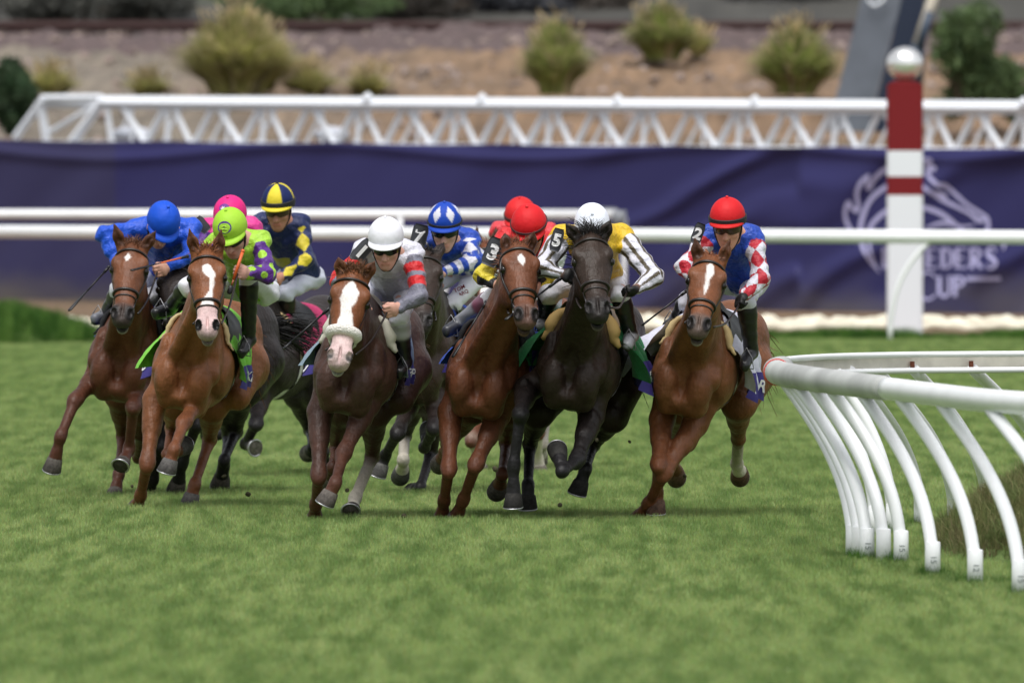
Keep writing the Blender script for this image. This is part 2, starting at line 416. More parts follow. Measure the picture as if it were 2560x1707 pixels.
# ------------------------------------------------------------------ near rail of the turn
M_rail = mat('white_rail_paint', srgb(238, 240, 242), rough=.38, nscale=3, namt=.05)
M_railold = mat('weathered_rail', srgb(178, 180, 178), rough=.6, nscale=1.6, namt=.22)
M_rust = mat('rust', srgb(120, 66, 46), rough=.8)
def Pz(x, D, z): p = G(x, D); p[2] = z; return p
RP = [(2800, 90.2), (2640, 91.6), (2463, 93.2), (2341, 95), (2233, 96.8), (2137, 98.4), (2055, 99.9), (1985, 101.4), (1945, 102.8), (1945, 104.2), (2010, 105.4), (2110, 106.2), (2281, 106.8), (2428, 107.0), (2640, 107.2), (2800, 107.3)]
rp = spline([Pz(x, D, 1.045) for x, D in RP], 8); ti = 7 * 8 + 4; k1 = 4 * 8 + 1
near = empty('turn_rail', G(2100, 100)); tag(near, 'white curved gooseneck rail sweeping round the turn in the right foreground', 'rail')
mb = MB(); mb.tube(rp[:k1 + 1], .064, 18); mb.build('rail_tube', M_rail, near)
mb = MB(); mb.tube(rp[k1:9 * 8 + 3], np.interp(np.arange(9 * 8 + 3 - k1), [0, 1, 30], [.064, .071, .075]), 18); tag(mb.build('rail_tube', M_railold, near), 'scuffed grey-white end section of the rail')
mb = MB(); mb.ribbon(rp[9 * 8 + 2:] + np.array([0, .03, 0]), .10, np.array([0, -1., 0])); mb.build('rail_web', mat('rail_web', srgb(206, 202, 192), rough=.6, nscale=9, namt=.12), near)
for dzv in (.050, -.050):
    mb = MB(); far = rp[9 * 8 + 2:].copy(); far[:, 2] += dzv; mb.tube(far + np.array([0, -.03, 0]), .019, 8); mb.build('rail_lip', M_rail, near)
for t_ in (7 * 8 + 9,):
    c = rp[t_]; tg = unit(rp[t_ + 1] - rp[t_ - 1]); sd = unit(np.cross(tg, (0, 0, 1)))
    mb = MB(); mb.tube([c + .077 * (sd * math.cos(a) + np.array([0, 0, 1]) * math.sin(a)) for a in np.linspace(0, 6.283, 24)], .006, 6, cap=False)
    mb.build('end_tape', mat('red_tape', srgb(196, 70, 62), rough=.6) if t_ == 62 else M_band_() if False else mat('red_tape', srgb(196, 70, 62), rough=.6), near)
POSTS = [((2479, 93.0), (2700, 1520)), ((2356, 94.8), (2550, 1486)), ((2253, 96.5), (2438, 1458)), ((2157, 98.1), (2332, 1437)), ((2081, 99.5), (2253, 1407)), ((2037, 100.4), (2209, 1402)), ((1994, 101.2), (2168, 1401)), ((1978, 102), (2148, 1396)), ((1962, 102.6), (2133, 1392)),
         ((2040, 105.6), (2188, 1340)), ((2090, 106.1), (2232, 1332)), ((2125, 106.3), (2302, 1312)), ((2190, 106.6), (2385, 1308)), ((2285, 106.8), (2470, 1305)), ((2432, 107.0), (2640, 1300)), ((2590, 107.2), (2790, 1300))]
for i, ((tx, tD), (bx, by)) in enumerate(POSTS):
    bD = FPX * CH / (by - HY); bse = G(bx, bD); top = Pz(tx, tD, 1.0)
    if i < 9: top = Pz(tx, tD, .99)
    hz = bse.copy(); c1 = lerp(top, bse, .55); c1[2] = .71; c2 = bse.copy(); c2[2] = .44
    t = np.linspace(0, 1, 22)[:, None]; pts = (1 - t) ** 3 * top + 3 * (1 - t) ** 2 * t * c1 + 3 * (1 - t) * t * t * c2 + t ** 3 * (bse + (0, 0, .02))
    mb = MB(); mb.tube(pts, .0365, 14); po = mb.build('post', M_rail, near)
    mb = MB(); mb.tube([bse + (0, 0, -.03), bse + (0, 0, .185), bse + (0, 0, .19)], [.045, .043, .036], 16); so_ = mb.build('socket', M_rail, po)
    if i in (1, 2, 3, 4, 6): lettering('15' if i != 2 else '12', bse + np.array([.006, -.047, .085]), np.array([0, 0, -1.]), np.array([1., 0, 0]), .034, mat('stamped_ink', srgb(96, 108, 108), rough=.7), so_, bold=.0, name='stamped_number')
    if i < 9 or i > 11: mb = MB(); mb.box(top + np.array([-.01, -.0, .030]), .028, .028, .045); mb.build('bracket', M_rust, po)

bp_ = [G(x, FPX * CH / (y - HY)) for _, (x, y) in POSTS]; tp_ = np.array([b_ + np.array([rng.normal(0, .05), rng.normal(-.02, .06), 0]) for b_ in bp_ for _k in range(6)])
tag(scatter('post_foot_grass', tp_, srcl, gl, .18, .38), 'tufts of longer grass round the feet of the near rail posts', 'grass', kind='stuff')
# ------------------------------------------------------------------ far rails, marker pole
def far_rail(label, p0, p1, z, r, posts, foot=True):
    a, b = np.array([*p0, z]), np.array([*p1, z]); o = empty('running_rail', ((a[0] + b[0]) / 2, (a[1] + b[1]) / 2, 0)); tag(o, label, 'rail')
    mb = MB(); mb.tube([a, lerp(a, b, .3), lerp(a, b, .6), b], r, 16); mb.build('rail_tube', M_rail, o)
    for t in posts:
        top = lerp(a, b, t); top[2] -= .06; bs = top + np.array([-.44, -.05, -z + .06]); c1 = lerp(top, bs, .6); c1[2] = z * .75; c2 = bs.copy(); c2[2] = z * .5
        q = np.linspace(0, 1, 16)[:, None]; mb = MB(); mb.tube((1 - q) ** 3 * top + 3 * (1 - q) ** 2 * q * c1 + 3 * (1 - q) * q * q * c2 + q ** 3 * bs, .028, 10); mb.build('post', M_rail, o)
    return o
def xD(x, D): return ((x - 1280) * D / FPX, D)
far_rail('long white rail running the whole width behind the horses, before the banded post', xD(-700, 203), xD(3100, 190), 1.165, .076, (.515, .806, .99))
r2 = far_rail('shorter white rail further back ending behind the white-capped jockey', xD(-500, 213), xD(1545, 212), 1.29, .060, ())
mb = MB()
mb.box(np.array([*xD(1548, 212), 1.24]), .17, .12, .20); mb.box(np.array([*xD(1500, 212.1), 1.36]), .4, .05, .03)
mb.build('end_bracket', mat('grey_steel', srgb(128, 132, 138), rough=.6), r2)
for x in (1000, 1560, 440):
    mb = MB(); g_ = np.array([*xD(x, 212.2), 0]); mb.tube([g_, g_ + (0, 0, 1.25)], .035, 10); mb.build('post', M_rail, r2)
pole = empty('marker_post', G(2262, 197.5)); tag(pole, 'tall white post with dark red bands and a chrome ball on top', 'post')
pc = G(2262, 197.5); zf = lambda y: CH - (y - HY) / (FPX / 197.5)
M_dred = mat('dark_red_paint', srgb(122, 34, 38), rough=.8, spec=.2)
M_white = mat('white_post_paint', srgb(232, 236, 242), rough=.5)
for (y0, y1, m_, nm) in ((840, 488, M_white, 'shaft'), (488, 441, M_dred, 'red_band'), (441, 377, M_white, 'white_band'), (377, 212, M_dred, 'red_band')):
    mb = MB(); r_o = .205 if nm != 'red_band' else .2045; a_ = [(.88 * r_o * sx * (1 if k_ else 1 / .88), .88 * r_o * sy * (1 / .88 if k_ else 1)) for sx, sy, o_ in ((1, -1, 0), (1, 1, 1), (-1, 1, 0), (-1, -1, 1)) for k_ in ((0, 1) if o_ else (1, 0))]
    z0, z1 = max(zf(y0), 0), zf(y1); V_ = [pc + (ax_, ay_, z0) for ax_, ay_ in a_] + [pc + (ax_, ay_, z1) for ax_, ay_ in a_]
    mb.add(V_, [(i, (i + 1) % 8, (i + 1) % 8 + 8, i + 8) for i in range(8)] + [tuple(range(8, 16)), tuple(range(8))[::-1]]); mb.build(nm, m_, pole, smooth=False)
mb = MB(); mb.tube([pc + (0, 0, zf(212)), pc + (0, 0, zf(206)), pc + (0, 0, zf(202))], [.19, .17, .06], 32); mb.build('cap_plate', M_dred, pole)
mb = MB(); mb.tube([pc + (0, 0, zf(206)), pc + (0, 0, zf(190))], .07, 20); mb.build('ball_neck', mat('gold_paint', srgb(176, 128, 70), rough=.3, metal=.8), pole)
mb = MB(); mb.sphere(pc + np.array([0, 0, zf(161)]), (.21, .21, .2), 40); mb.build('chrome_ball', mat('chrome_ball', (.93, .93, .92), rough=.2, metal=.75), pole)

# white rolled cover lying along the foot of the banner, brown dirt behind it
mb = MB(); xs = np.linspace(-9, 9, 260)
pts = np.stack([xs, 203 + np.sin(xs * 1.7) * .3, .06 + .015 * np.sin(xs * 9) + .01 * np.sin(xs * 23)], 1)
mb.tube(pts, .075 + .018 * np.sin(xs * 13) + .014 * np.sin(xs * 31 + 1) + rng.uniform(-.008, .008, 260), 10)
tag(mb.build('ground_cover_roll', mat('cream_cover', srgb(226, 220, 200), rough=.9, nscale=6, namt=.12)), 'lumpy cream white rolled cover lying along the foot of the purple banner', 'cover')
mb = MB(); pts = pts.copy(); pts[:, 1] -= 1.8; pts[:, 2] -= .025
mb.tube(pts, .06 + .012 * np.sin(xs * 11) + rng.uniform(-.006, .006, 260), 10); tag(mb.build('ground_cover_roll', MATS['cream_cover']), 'low front fold of the cream cover nearest the turf edge', 'cover')

# ------------------------------------------------------------------ purple banner with emblem and words
def Db(x): return 232 + (216.5 - 232) * x / 2560.0          # the banner runs slightly towards the lens on the right
def BP(x, y, off=0): return P(x, y, Db(x) - off)
def wrinkle(x, y):
    w = .35 * mnoise.noise(Vector(((x + y * .9) * .008, (x - y) * .002, 0)))
    if x > 1400: w += .9 * (.5 + .5 * math.sin((x * .62 + (y - 560) * (1.25 if x < 2000 else .8)) * .028 + 3 * mnoise.noise(Vector((x * .004, y * .006, 2))))) ** 3 * min(1, (x - 1400) / 300)
    w += .5 * math.exp(-((y - 380 - 18 * math.sin(x * .006)) / 14) ** 2)
    return w * .13
xs = np.linspace(-700, 3300, 420); ysb = np.linspace(0, 1, 60); Vb = []
for x in xs:
    yt = 349 + (371 - 349) * x / 2560 + 3 * abs(math.sin(x * .0075)); yb = 746 + (788 - 746) * x / 2560
    for t in ysb:
        y = yt + (yb - yt) * t; Vb.append(BP(x, y, wrinkle(x, y)))
n_ = 60; Fb = np.array([(i * n_ + j, (i + 1) * n_ + j, (i + 1) * n_ + j + 1, i * n_ + j + 1) for i in range(len(xs) - 1) for j in range(n_ - 1)])
bm_ = bpy.data.materials.new('banner_vinyl'); bm_.use_nodes = True; nt = bm_.node_tree; bs = nt.nodes['Principled BSDF']; bs.inputs['Roughness'].default_value = .6; bs.inputs['Specular IOR Level'].default_value = .25
at = nt.nodes.new('ShaderNodeAttribute'); at.attribute_name = 'Col'; nt.links.new(at.outputs['Color'], bs.inputs['Base Color'])
Vb = np.array(Vb); zt = Vb[:, 2]
dust = np.array([np.clip((.62 - v[2]) / .75 + .55 * mnoise.noise(Vector((v[0] * .8 + v[2] * .9, v[2] * 1.6, 0))) + .2 * mnoise.noise(Vector((v[0] * 3, v[2] * 5, 3))), 0, 1) for v in Vb])[:, None] ** 1.3
tone = np.array([1 + .10 * mnoise.noise(Vector((v[0] * .35, v[2] * .5, 7))) for v in Vb])[:, None]
purp = np.array((.032, .031, .122)); left = (Vb[:, 0:1] < P(290, 500, 230)[0]) * .25 + 1
Cb = (purp * (tone)) * (1 - dust * .8) + np.array((.115, .105, .115)) * dust * .8
Cb = np.where(Vb[:, 0:1] < P(290, 500, 230)[0], Cb * (1.25, 1.2, .85), Cb)
ban = mesh_obj('banner', Vb, Fb, bm_, None, Cb, origin=(0, 224, 0)); tag(ban, 'long dusty purple banner stretched behind the track with white horse head emblem and words', 'banner')
M_logo = mat('banner_print', srgb(186, 184, 226), rough=.6)
lp = lambda x, y: (2050 + x * .3062, 380 + y * .3062)
def stroke(mb, pts, w):
    k = len(pts); q = spline([(*lp(*p), 0) for p in pts], 6); ww = np.interp(np.linspace(0, 1, len(q)), np.linspace(0, 1, len(w) if np.ndim(w) else 2), w if np.ndim(w) else [w, w]) * .3062
    tg = np.gradient(q, axis=0); V = []
    for a, t, s in zip(q, tg, ww):
        nn = unit((-t[1], t[0], 0)) * s / 2
        for sg in (-1, 1):
            x, y = a[0] + sg * nn[0], a[1] + sg * nn[1]; V.append(BP(x, y, wrinkle(x, y) + .012))
    mb.add(V, [(2 * i, 2 * i + 1, 2 * i + 3, 2 * i + 2) for i in range(len(q) - 1)])
mb = MB()
for pts, w in [([(270, 660), (225, 590), (205, 520), (215, 440), (245, 400)], [20, 34, 30, 34, 20]), ([(245, 400), (255, 450), (300, 480), (312, 430), (300, 340), (335, 250), (398, 185)], [22, 30, 42, 30, 34, 34, 16]), ([(398, 185), (385, 250), (400, 300), (440, 225), (510, 160), (620, 110), (740, 85), (850, 60)], [16, 28, 40, 36, 40, 42, 42, 30]),
               ([(490, 985), (410, 890), (350, 780), (330, 660), (345, 540), (400, 410), (480, 325), (600, 260), (720, 240), (840, 280)], [6, 26, 34, 38, 38, 36, 38, 38, 36, 30]),
               ([(470, 960), (425, 860), (400, 740), (410, 620), (470, 540), (560, 475), (700, 440), (850, 455), (980, 500), (1080, 570), (1170, 650)], [6, 20, 26, 36, 36, 38, 40, 40, 36, 36, 20]),
               ([(850, 60), (905, 75), (870, 115), (935, 135), (875, 165), (915, 230), (965, 270), (1020, 275), (1090, 330), (1200, 430), (1310, 500), (1362, 540), (1372, 600), (1365, 660)], [26, 30, 36, 34, 30, 34, 40, 34, 30, 28, 28, 30, 34, 26]),
               ([(840, 285), (920, 340), (1010, 395), (1120, 450), (1220, 500), (1300, 560), (1345, 545)], [28, 34, 38, 30, 30, 40, 24]), ([(860, 625), (950, 590), (1040, 580), (1150, 610), (1260, 600)], [8, 26, 34, 26, 10]), ([(940, 320), (1000, 350), (1040, 370)], [10, 40, 10])]: stroke(mb, pts, w)
mb.build('horse_emblem', M_logo, ban)
def glyph(mb, ch, x, y0, w, h):
    k = 26; X = lambda a: x + a * w; Y = lambda b: y0 + b * h
    S_ = lambda pts, ww=k: stroke(mb, [(X(a), Y(b)) for a, b in pts], ww)
    ser = lambda a, b, s=.28: S_([(a - s * .6, b), (a, b), (a + s * .6, b)], 10)
    if ch in 'BEDRP':
        S_([(.15, 0), (.15, .5), (.15, 1)], 34); ser(.15, .02); ser(.15, .98)
    if ch == 'E': S_([(.15, .03), (.5, .03), (.8, .03)], 14); S_([(.15, .5), (.45, .5), (.65, .5)], 14); S_([(.15, .97), (.5, .97), (.82, .97)], 14); S_([(.8, 0), (.8, .08), (.8, .18)], 10); S_([(.82, .82), (.82, .9), (.82, 1)], 10); S_([(.65, .4), (.65, .5), (.65, .6)], 9)
    if ch == 'D': S_([(.15, .03), (.55, .06), (.85, .3), (.88, .5), (.85, .7), (.55, .94), (.15, .97)], [12, 20, 32, 36, 32, 20, 12])
    if ch in 'BPR': S_([(.15, .03), (.55, .05), (.78, .25), (.55, .48), (.15, .52)], [12, 22, 32, 22, 12])
    if ch == 'B': S_([(.15, .5), (.6, .54), (.85, .75), (.6, .96), (.15, .98)], [12, 22, 32, 22, 12])
    if ch == 'R': S_([(.4, .5), (.65, .78), (.95, .99)], [26, 32, 20])
    if ch == 'S': S_([(.8, .2), (.7, .05), (.45, .0), (.2, .12), (.25, .35), (.6, .55), (.82, .75), (.6, .97), (.3, .98), (.12, .8)], [12, 18, 20, 28, 34, 36, 30, 20, 18, 12])
    if ch == "'": S_([(.3, 0), (.35, .12), (.2, .28)], [30, 26, 8])
    if ch == 'C': S_([(.92, .2), (.75, .04), (.45, .0), (.15, .25), (.08, .5), (.15, .75), (.45, 1), (.75, .96), (.95, .8)], [10, 18, 22, 34, 36, 34, 22, 18, 10])
    if ch == 'U': S_([(.15, 0), (.15, .4), (.18, .8), (.5, 1), (.82, .8), (.85, .4), (.85, 0)], [34, 34, 32, 26, 24, 22, 22]); ser(.15, .02); ser(.85, .02)
    mb
mb = MB()
for i, ch in enumerate('BREEDERS'): glyph(mb, ch, 510 + i * 119 + (6 if ch == 'S' else 0), 782, 104, 168)
glyph(mb, "'", 1478, 745, 70, 190)
mb.build('banner_lettering', M_logo, ban)
mb = MB(); glyph(mb, 'C', 770, 985, 190, 215); glyph(mb, 'U', 955, 1015, 120, 165); glyph(mb, 'P', 1085, 1015, 110, 165)
stroke(mb, [(1195, 1035), (1330, 1035), (1475, 1035)], 30); stroke(mb, [(560, 1035), (640, 1035), (745, 1035)], 30); mb.build('banner_lettering', M_logo, ban)

# ------------------------------------------------------------------ white truss barrier behind the banner
M_truss = mat('white_truss_paint', srgb(228, 232, 238), rough=.5)
tr = empty('truss_barrier', (0, 236, 0)); tag(tr, 'long white lattice truss beam standing behind the purple banner', 'truss')
def TP(x, y, D=236): return P(x, y, D - 9 * (x / 2560.0))
def beam(name, a, b, r, par=tr): mb = MB(); d = unit(np.array(b) - a); mb.tube([a, b], r, 4 if r > .045 else 8); return mb.build(name, M_truss, par, smooth=False)
for dd_, yy in ((0, 0), (1.1, -2)):
    beam('top_chord', TP(250 if dd_ == 0 else 105, 257 + yy, 236 + dd_), TP(2900, 273 + yy, 236 + dd_), .088); beam('bottom_chord', TP(40, 362, 236 + dd_), TP(2900, 384, 236 + dd_), .06)
beam('end_beam', TP(262, 248), TP(176, 362), .075); beam('end_beam', TP(108, 250, 237.1), TP(38, 345, 237.1), .06); beam('end_beam', TP(100, 250, 237.1), TP(118, 362, 237.1), .06)
beam('end_beam', TP(255, 255, 237), TP(125, 330, 237.1), .04); beam('end_beam', TP(105, 246, 237.1), TP(255, 244, 236.2), .05); beam('end_beam', TP(265, 250), TP(280, 362), .04)
for i in range(20):
    x = 300 + i * 119; yt, yb = 256 + i * .9, 364 + i
    if i % 2 == 0: beam('brace', TP(x, yt), TP(x + 66, yb), .052); beam('brace', TP(x + 119, yt), TP(x + 62, yb), .052)
    else: beam('brace', TP(x + 10, yt), TP(x + 60, yb), .046); beam('brace', TP(x + 119, yt), TP(x + 64, yb), .046)
    beam('brace', TP(x + 40, yt, 237.1), TP(x - 15, yb, 237.1), .024)
    if i % 2 == 1: beam('upright', TP(x, yt), TP(x, yb), .036)
    else: beam('upright', TP(x + 30, yt + 20), TP(x + 30, yb), .022)
for x in (920, 1206, 1546, 1888, 2240, 2560): mb = MB(); mb.box(TP(x, 241 + x * .007, 235.9), .12, .12, .10); mb.tube([TP(x - 8, 238 + x * .007, 235.9), TP(x + 3, 230 + x * .007, 235.9)], .04, 8); mb.build('lifting_lug', M_truss, tr)
for x in (330, 800, 1440, 2000, 2600): a = TP(x, 370); b = a.copy(); b[2] = 0; beam('leg', a, b, .06)
for (x, w_) in ((330, 70), (830, 60)): 
    mb = MB(); c = TP(x, 338, 236.6); mb.sphere(c, (w_ / 240, .25, .12), 16); mb.build('folded_cover', mat('pale_cover', srgb(190, 194, 204), rough=.8), tr)

# ------------------------------------------------------------------ embankment, track bed, far hill
def prof(X, Y):
    z = np.interp(Y, [236, 246, 252, 268, 276, 279, 286, 290, 296, 310, 420, 900], [0, .3, 1.0, 2.80, 3.32, 3.46, 3.78, 3.84, 3.84, 3.95, 16, 90])
    return z
ex_ = np.linspace(-16, 16, 330); ey_ = np.concatenate([np.linspace(236, 300, 170), np.linspace(302, 420, 40)])
def rough_z(X, Y):
    Z = prof(X, Y); f = np.vectorize(lambda x, y: mnoise.fractal(Vector((x * 1.6, y * .9, 0)), 1.0, 2.0, 4) * .20 + mnoise.noise(Vector((x * .35, y * .2, 4))) * .16)(X, Y)
    g = np.vectorize(lambda x, y: mnoise.noise(Vector((x * 9, y * 5, 1))) * .05)(X, Y)
    w = np.clip((Y - 238) / 10, 0, 1) * np.where(Y > 289, .25, 1); return Z + (f + g) * w
em = bpy.data.materials.new('embankment'); em.use_nodes = True; nt = em.node_tree; bs = nt.nodes['Principled BSDF']; bs.inputs['Roughness'].default_value = .95; at = nt.nodes.new('ShaderNodeAttribute'); at.attribute_name = 'Col'; nt.links.new(at.outputs['Color'], bs.inputs['Base Color'])
X, Y = np.meshgrid(ex_, ey_, indexing='ij'); Z = rough_z(X, Y); XYZ = np.stack([X, Y, Z], -1).reshape(-1, 3)
CE = []
rr_ = np.random.default_rng(11)
for x, y, z in XYZ:
    n1 = mnoise.fractal(Vector((x * 1.3, y * .5, 3)), 1.0, 2.0, 3); n2 = rr_.uniform(-.25, .25); nx_ = mnoise.noise(Vector((x * .35, y * .15, 9)))
    lf = 1 / (1 + math.exp((x + 3.2 + nx_ * 3) * 1.3))
    c = np.array((.26, .168, .102)) * (1 - lf) + np.array((.225, .19, .15)) * lf
    c = c * .74 * (1 + .38 * n1 + n2)
    if y < 262: c = lerp(c, np.array((.085, .090, .060)) * (1 + .4 * n1 + n2), min(1, (262 - y) / 4))
    if y > 279 + .6 * n1: c = np.array((.100, .070, .068)) * (1 + n2 * .8 + .15 * n1)
    if y > 298: c = np.array((.05, .048, .042)) * (1 + .5 * n1)
    CE.append(np.clip(c, .01, 1))
nx, ny = len(ex_), len(ey_); FE = np.array([(i * ny + j, (i + 1) * ny + j, (i + 1) * ny + j + 1, i * ny + j + 1) for i in range(nx - 1) for j in range(ny - 1)])
tag(mesh_obj('embankment', XYZ, FE, em, None, np.array(CE)), kind='structure')
def stone_cluster():
    V = []; F = []
    for i in range(1500):
        x = rr_.uniform(-12, 12); y = rr_.uniform(250, 277) if i % 3 else rr_.uniform(279, 287); s = rr_.uniform(.03, .11) if y < 278 else rr_.uniform(.04, .08); z = float(prof(x, y)) + .03
        k = len(V); q = rr_.uniform(-1, 1, (6, 3)) * .35
        for j, d in enumerate([(1, 0, 0), (-1, 0, 0), (0, 1, 0), (0, -1, 0), (0, 0, 1), (0, 0, -1)]): V.append(np.array([x, y, z]) + (np.array(d) + q[j]) * s)
        F += [(k + a, k + b, k + c) for a, b, c in ((0, 2, 4), (2, 1, 4), (1, 3, 4), (3, 0, 4), (2, 0, 5), (1, 2, 5), (3, 1, 5), (0, 3, 5))]
    return np.array(V), F
v_, f_ = stone_cluster(); tag(mesh_obj('loose_stones', v_, f_, mat('stone', srgb(145, 130, 122), rough=.9, nscale=3, namt=.4), smooth=False), 'loose pale stones scattered over the embankment', 'stones', kind='stuff')
tk = empty('railway_track', (0, 293, 3.84)); tag(tk, 'rusty railway track running along the top of the embankment', 'railway track')
for yy in (290.6, 292.1): mb = MB(); mb.box((0, yy, 4.00), 120, .07, .15); mb.box((0, yy, 3.90), 120, .15, .04); mb.build('rail', mat('rusty_rail', srgb(58, 36, 34), rough=.8), tk)
for i in range(44): mb = MB(); mb.box((-15 + i * .7, 291.35, 3.84), .24, 2.6, .16); mb.build('sleeper', mat('sleeper', srgb(70, 58, 54), rough=.9), tk)

# plants on the embankment
def plant_mat(n, c): return mat(n, c, attr=True, rough=.7, nscale=1.5, namt=.25)
def translucent(m, f=.35):
    nt = m.node_tree; b = nt.nodes['Principled BSDF']; tr_ = nt.nodes.new('ShaderNodeBsdfTranslucent'); mx = nt.nodes.new('ShaderNodeMixShader'); mx.inputs[0].default_value = f
    nt.links.new(b.inputs['Base Color'].links[0].from_socket, tr_.inputs['Color']); nt.links.new(b.outputs[0], mx.inputs[1]); nt.links.new(tr_.outputs[0], mx.inputs[2])
    nt.links.new(mx.outputs[0], nt.nodes['Material Output'].inputs['Surface']); return m
M_pl = translucent(mat('foliage', attr=True, rough=.7, nscale=2.5, namt=.3), .4); translucent(gl, .35); translucent(gm, .25)
def pampas(label, cx, cyb, Dp_, rad, h, cols, plume, n_=900, seed=0):
    base = P(cx, cyb, Dp_); r_ = np.random.default_rng(seed + 50); mb = MB(); V = []; F = []; C = []
    for i in range(n_):
        a = r_.uniform(0, 6.283); el = r_.uniform(0, 1) ** .8; d = np.array([math.cos(a), math.sin(a), 0]); hh = h * r_.uniform(.55, 1.05) * (1 - .30 * el ** 2); out = rad * 1.15 * el ** .7 * r_.uniform(.6, 1.15); w = r_.uniform(.015, .035)
        sd = np.array([math.cos(a + 1.57 + r_.normal() * .6), math.sin(a + 1.57 + r_.normal() * .6), 0]) * w; k0 = len(V); p0 = base + d * rad * .5 * el * r_.uniform(0, 1)
        c = lerp(cols[0], cols[1], r_.uniform()) * r_.uniform(.6, 1.35) if r_.uniform() > .22 else np.array(cols[2]) * r_.uniform(.7, 1.3)
        for s in range(5):
            t = s / 4; q = p0 + d * out * t ** 1.6 + np.array([0, 0, hh * (t - .42 * el * t * t * t)]); V += [q - sd * (1 - t * .7), q + sd * (1 - t * .7)]; C += [c, c]
        F += [(k0 + 2 * s, k0 + 2 * s + 1, k0 + 2 * s + 3, k0 + 2 * s + 2) for s in range(4)]
    for i in range(int(plume)):
        a = r_.uniform(0, 6.283); el = r_.uniform(0, .9); d = np.array([math.cos(a), math.sin(a), 0]); p = base + d * rad * el * .95 + np.array([0, 0, h * (r_.uniform(.72, 1.12) - .3 * el)])
        dr = unit(d * .4 + np.array([0, 0, 1]) + r_.normal(0, .25, 3)); L_ = r_.uniform(.10, .22); c = np.array(srgb(222, 206, 168)) * r_.uniform(.7, 1.05)
        for k_ in range(4):
            k0 = len(V); s1 = unit(r_.normal(0, 1, 3)) * .022; V += [p - s1 * .3, p + s1 * .3, p + dr * L_ * .5 + s1, p + dr * L_ * .5 - s1, p + dr * L_]; C += [c] * 5; F += [(k0, k0 + 1, k0 + 2, k0 + 3), (k0 + 3, k0 + 2, k0 + 4)]
    root = mesh_obj('grass_clump', np.array(V), F, M_pl, None, np.array(C), smooth=False, origin=base); tag(root, label, 'plant', 'ornamental grass clumps on the embankment')
OL = [(.44, .42, .16), (.34, .35, .12), (.52, .44, .27)]
DG = [(.36, .40, .13), (.25, .31, .09), (.48, .40, .25)]
pampas('largest olive and straw ornamental grass clump, left of centre on the embankment', 592, 236, 266, .86, 1.36, OL, 160, 4200, 1)
pampas('second olive grass clump leaning right against the largest one', 640, 228, 268, .60, 1.05, OL, 110, 2200, 2)
pampas('green ornamental grass clump standing behind the truss just right of centre', 1388, 238, 266, .52, 1.22, DG, 60, 2600, 3)
pampas('greenish grass clump highest on the slope, below the railway', 1655, 152, 275, .56, .98, DG, 60, 2600, 4)
pampas('broad green grass clump beside the leaning grey boom', 1990, 238, 266, .66, 1.15, DG, 110, 3000, 5)
pampas('low straw coloured grass tuft left of the largest clump', 370, 238, 268, .42, .38, OL, 60, 500, 6)
pampas('low olive grass tuft right of the largest clump', 770, 238, 268, .48, .50, OL, 80, 700, 7)
pampas('low wispy grass tuft midway between the two tallest clumps', 920, 238, 268, .42, .42, OL, 60, 500, 8)
pampas('low straw grass tuft at the far left edge beside the dark bush', 130, 240, 268, .46, .50, OL, 60, 600, 9)
pampas('small straw tuft to the right of the clump highest on the slope', 1750, 140, 277, .28, .42, OL, 60, 300, 10)
def bush(label, c, rad, cols, n_=3200, seed=0, group='bushes beyond the railway and truss', leaf=.06):
    r_ = np.random.default_rng(seed + 90); c = np.asarray(c, float); root = empty('bush', (c[0], c[1], c[2] - rad[2])); tag(root, label, 'bush', group); V = []; F = []; C = []
    lobes = [(c + r_.normal(0, .45, 3) * rad, r_.uniform(.35, .6)) for _ in range(12)]
    for i in range(n_):
        lc, ls = lobes[r_.integers(12)]; d = unit(r_.normal(0, 1, 3)); p = lc + d * np.array(rad) * ls * r_.uniform(.55, 1.05); s = leaf * r_.uniform(.6, 1.5); a, b = unit(r_.normal(0, 1, 3)), unit(r_.normal(0, 1, 3)); k0 = len(V)
        cc = lerp(cols[0], cols[1], r_.uniform()) * r_.uniform(.6, 1.4); V += [p - a * s, p + b * s * .5, p + a * s, p - b * s * .5]; C += [cc] * 4; F.append((k0, k0 + 1, k0 + 2, k0 + 3))
    mesh_obj('foliage', np.array(V), F, M_pl, root, np.array(C), smooth=False)
    mb = MB()
    for k in range(5):
        e = c + r_.normal(0, .35, 3) * rad; mb.tube(spline([c + (0, 0, -rad[2] * 1.0), lerp(c, e, .3) + (0, 0, -rad[2] * .4), e], 4), np.linspace(.05, .012, 9), 6)
    mb.build('stems', mat('bark', srgb(92, 76, 62), rough=.9), root)
GR = [(.085, .145, .055), (.14, .20, .08)]; GY = [(.10, .105, .095), (.15, .15, .13)]
bush('round green bush behind the right end of the truss, just right of the banded post', P(2405, 160, 262), (.60, .5, .80), GR, 5200, 1)
bush('wide green bush at the right edge of the picture behind the truss', P(2520, 195, 263), (.75, .5, .62), GR, 4200, 2)
bush('dark green bush at the far left edge above the banner', P(20, 255, 258), (.40, .5, .50), [(.035, .075, .035), (.06, .10, .04)], 4200, 3)
bush('green shrub at the top edge beyond the railway, left of centre', P(720, 0, 305), (1.6, .8, .45), GR, 5200, 4)
k = 5
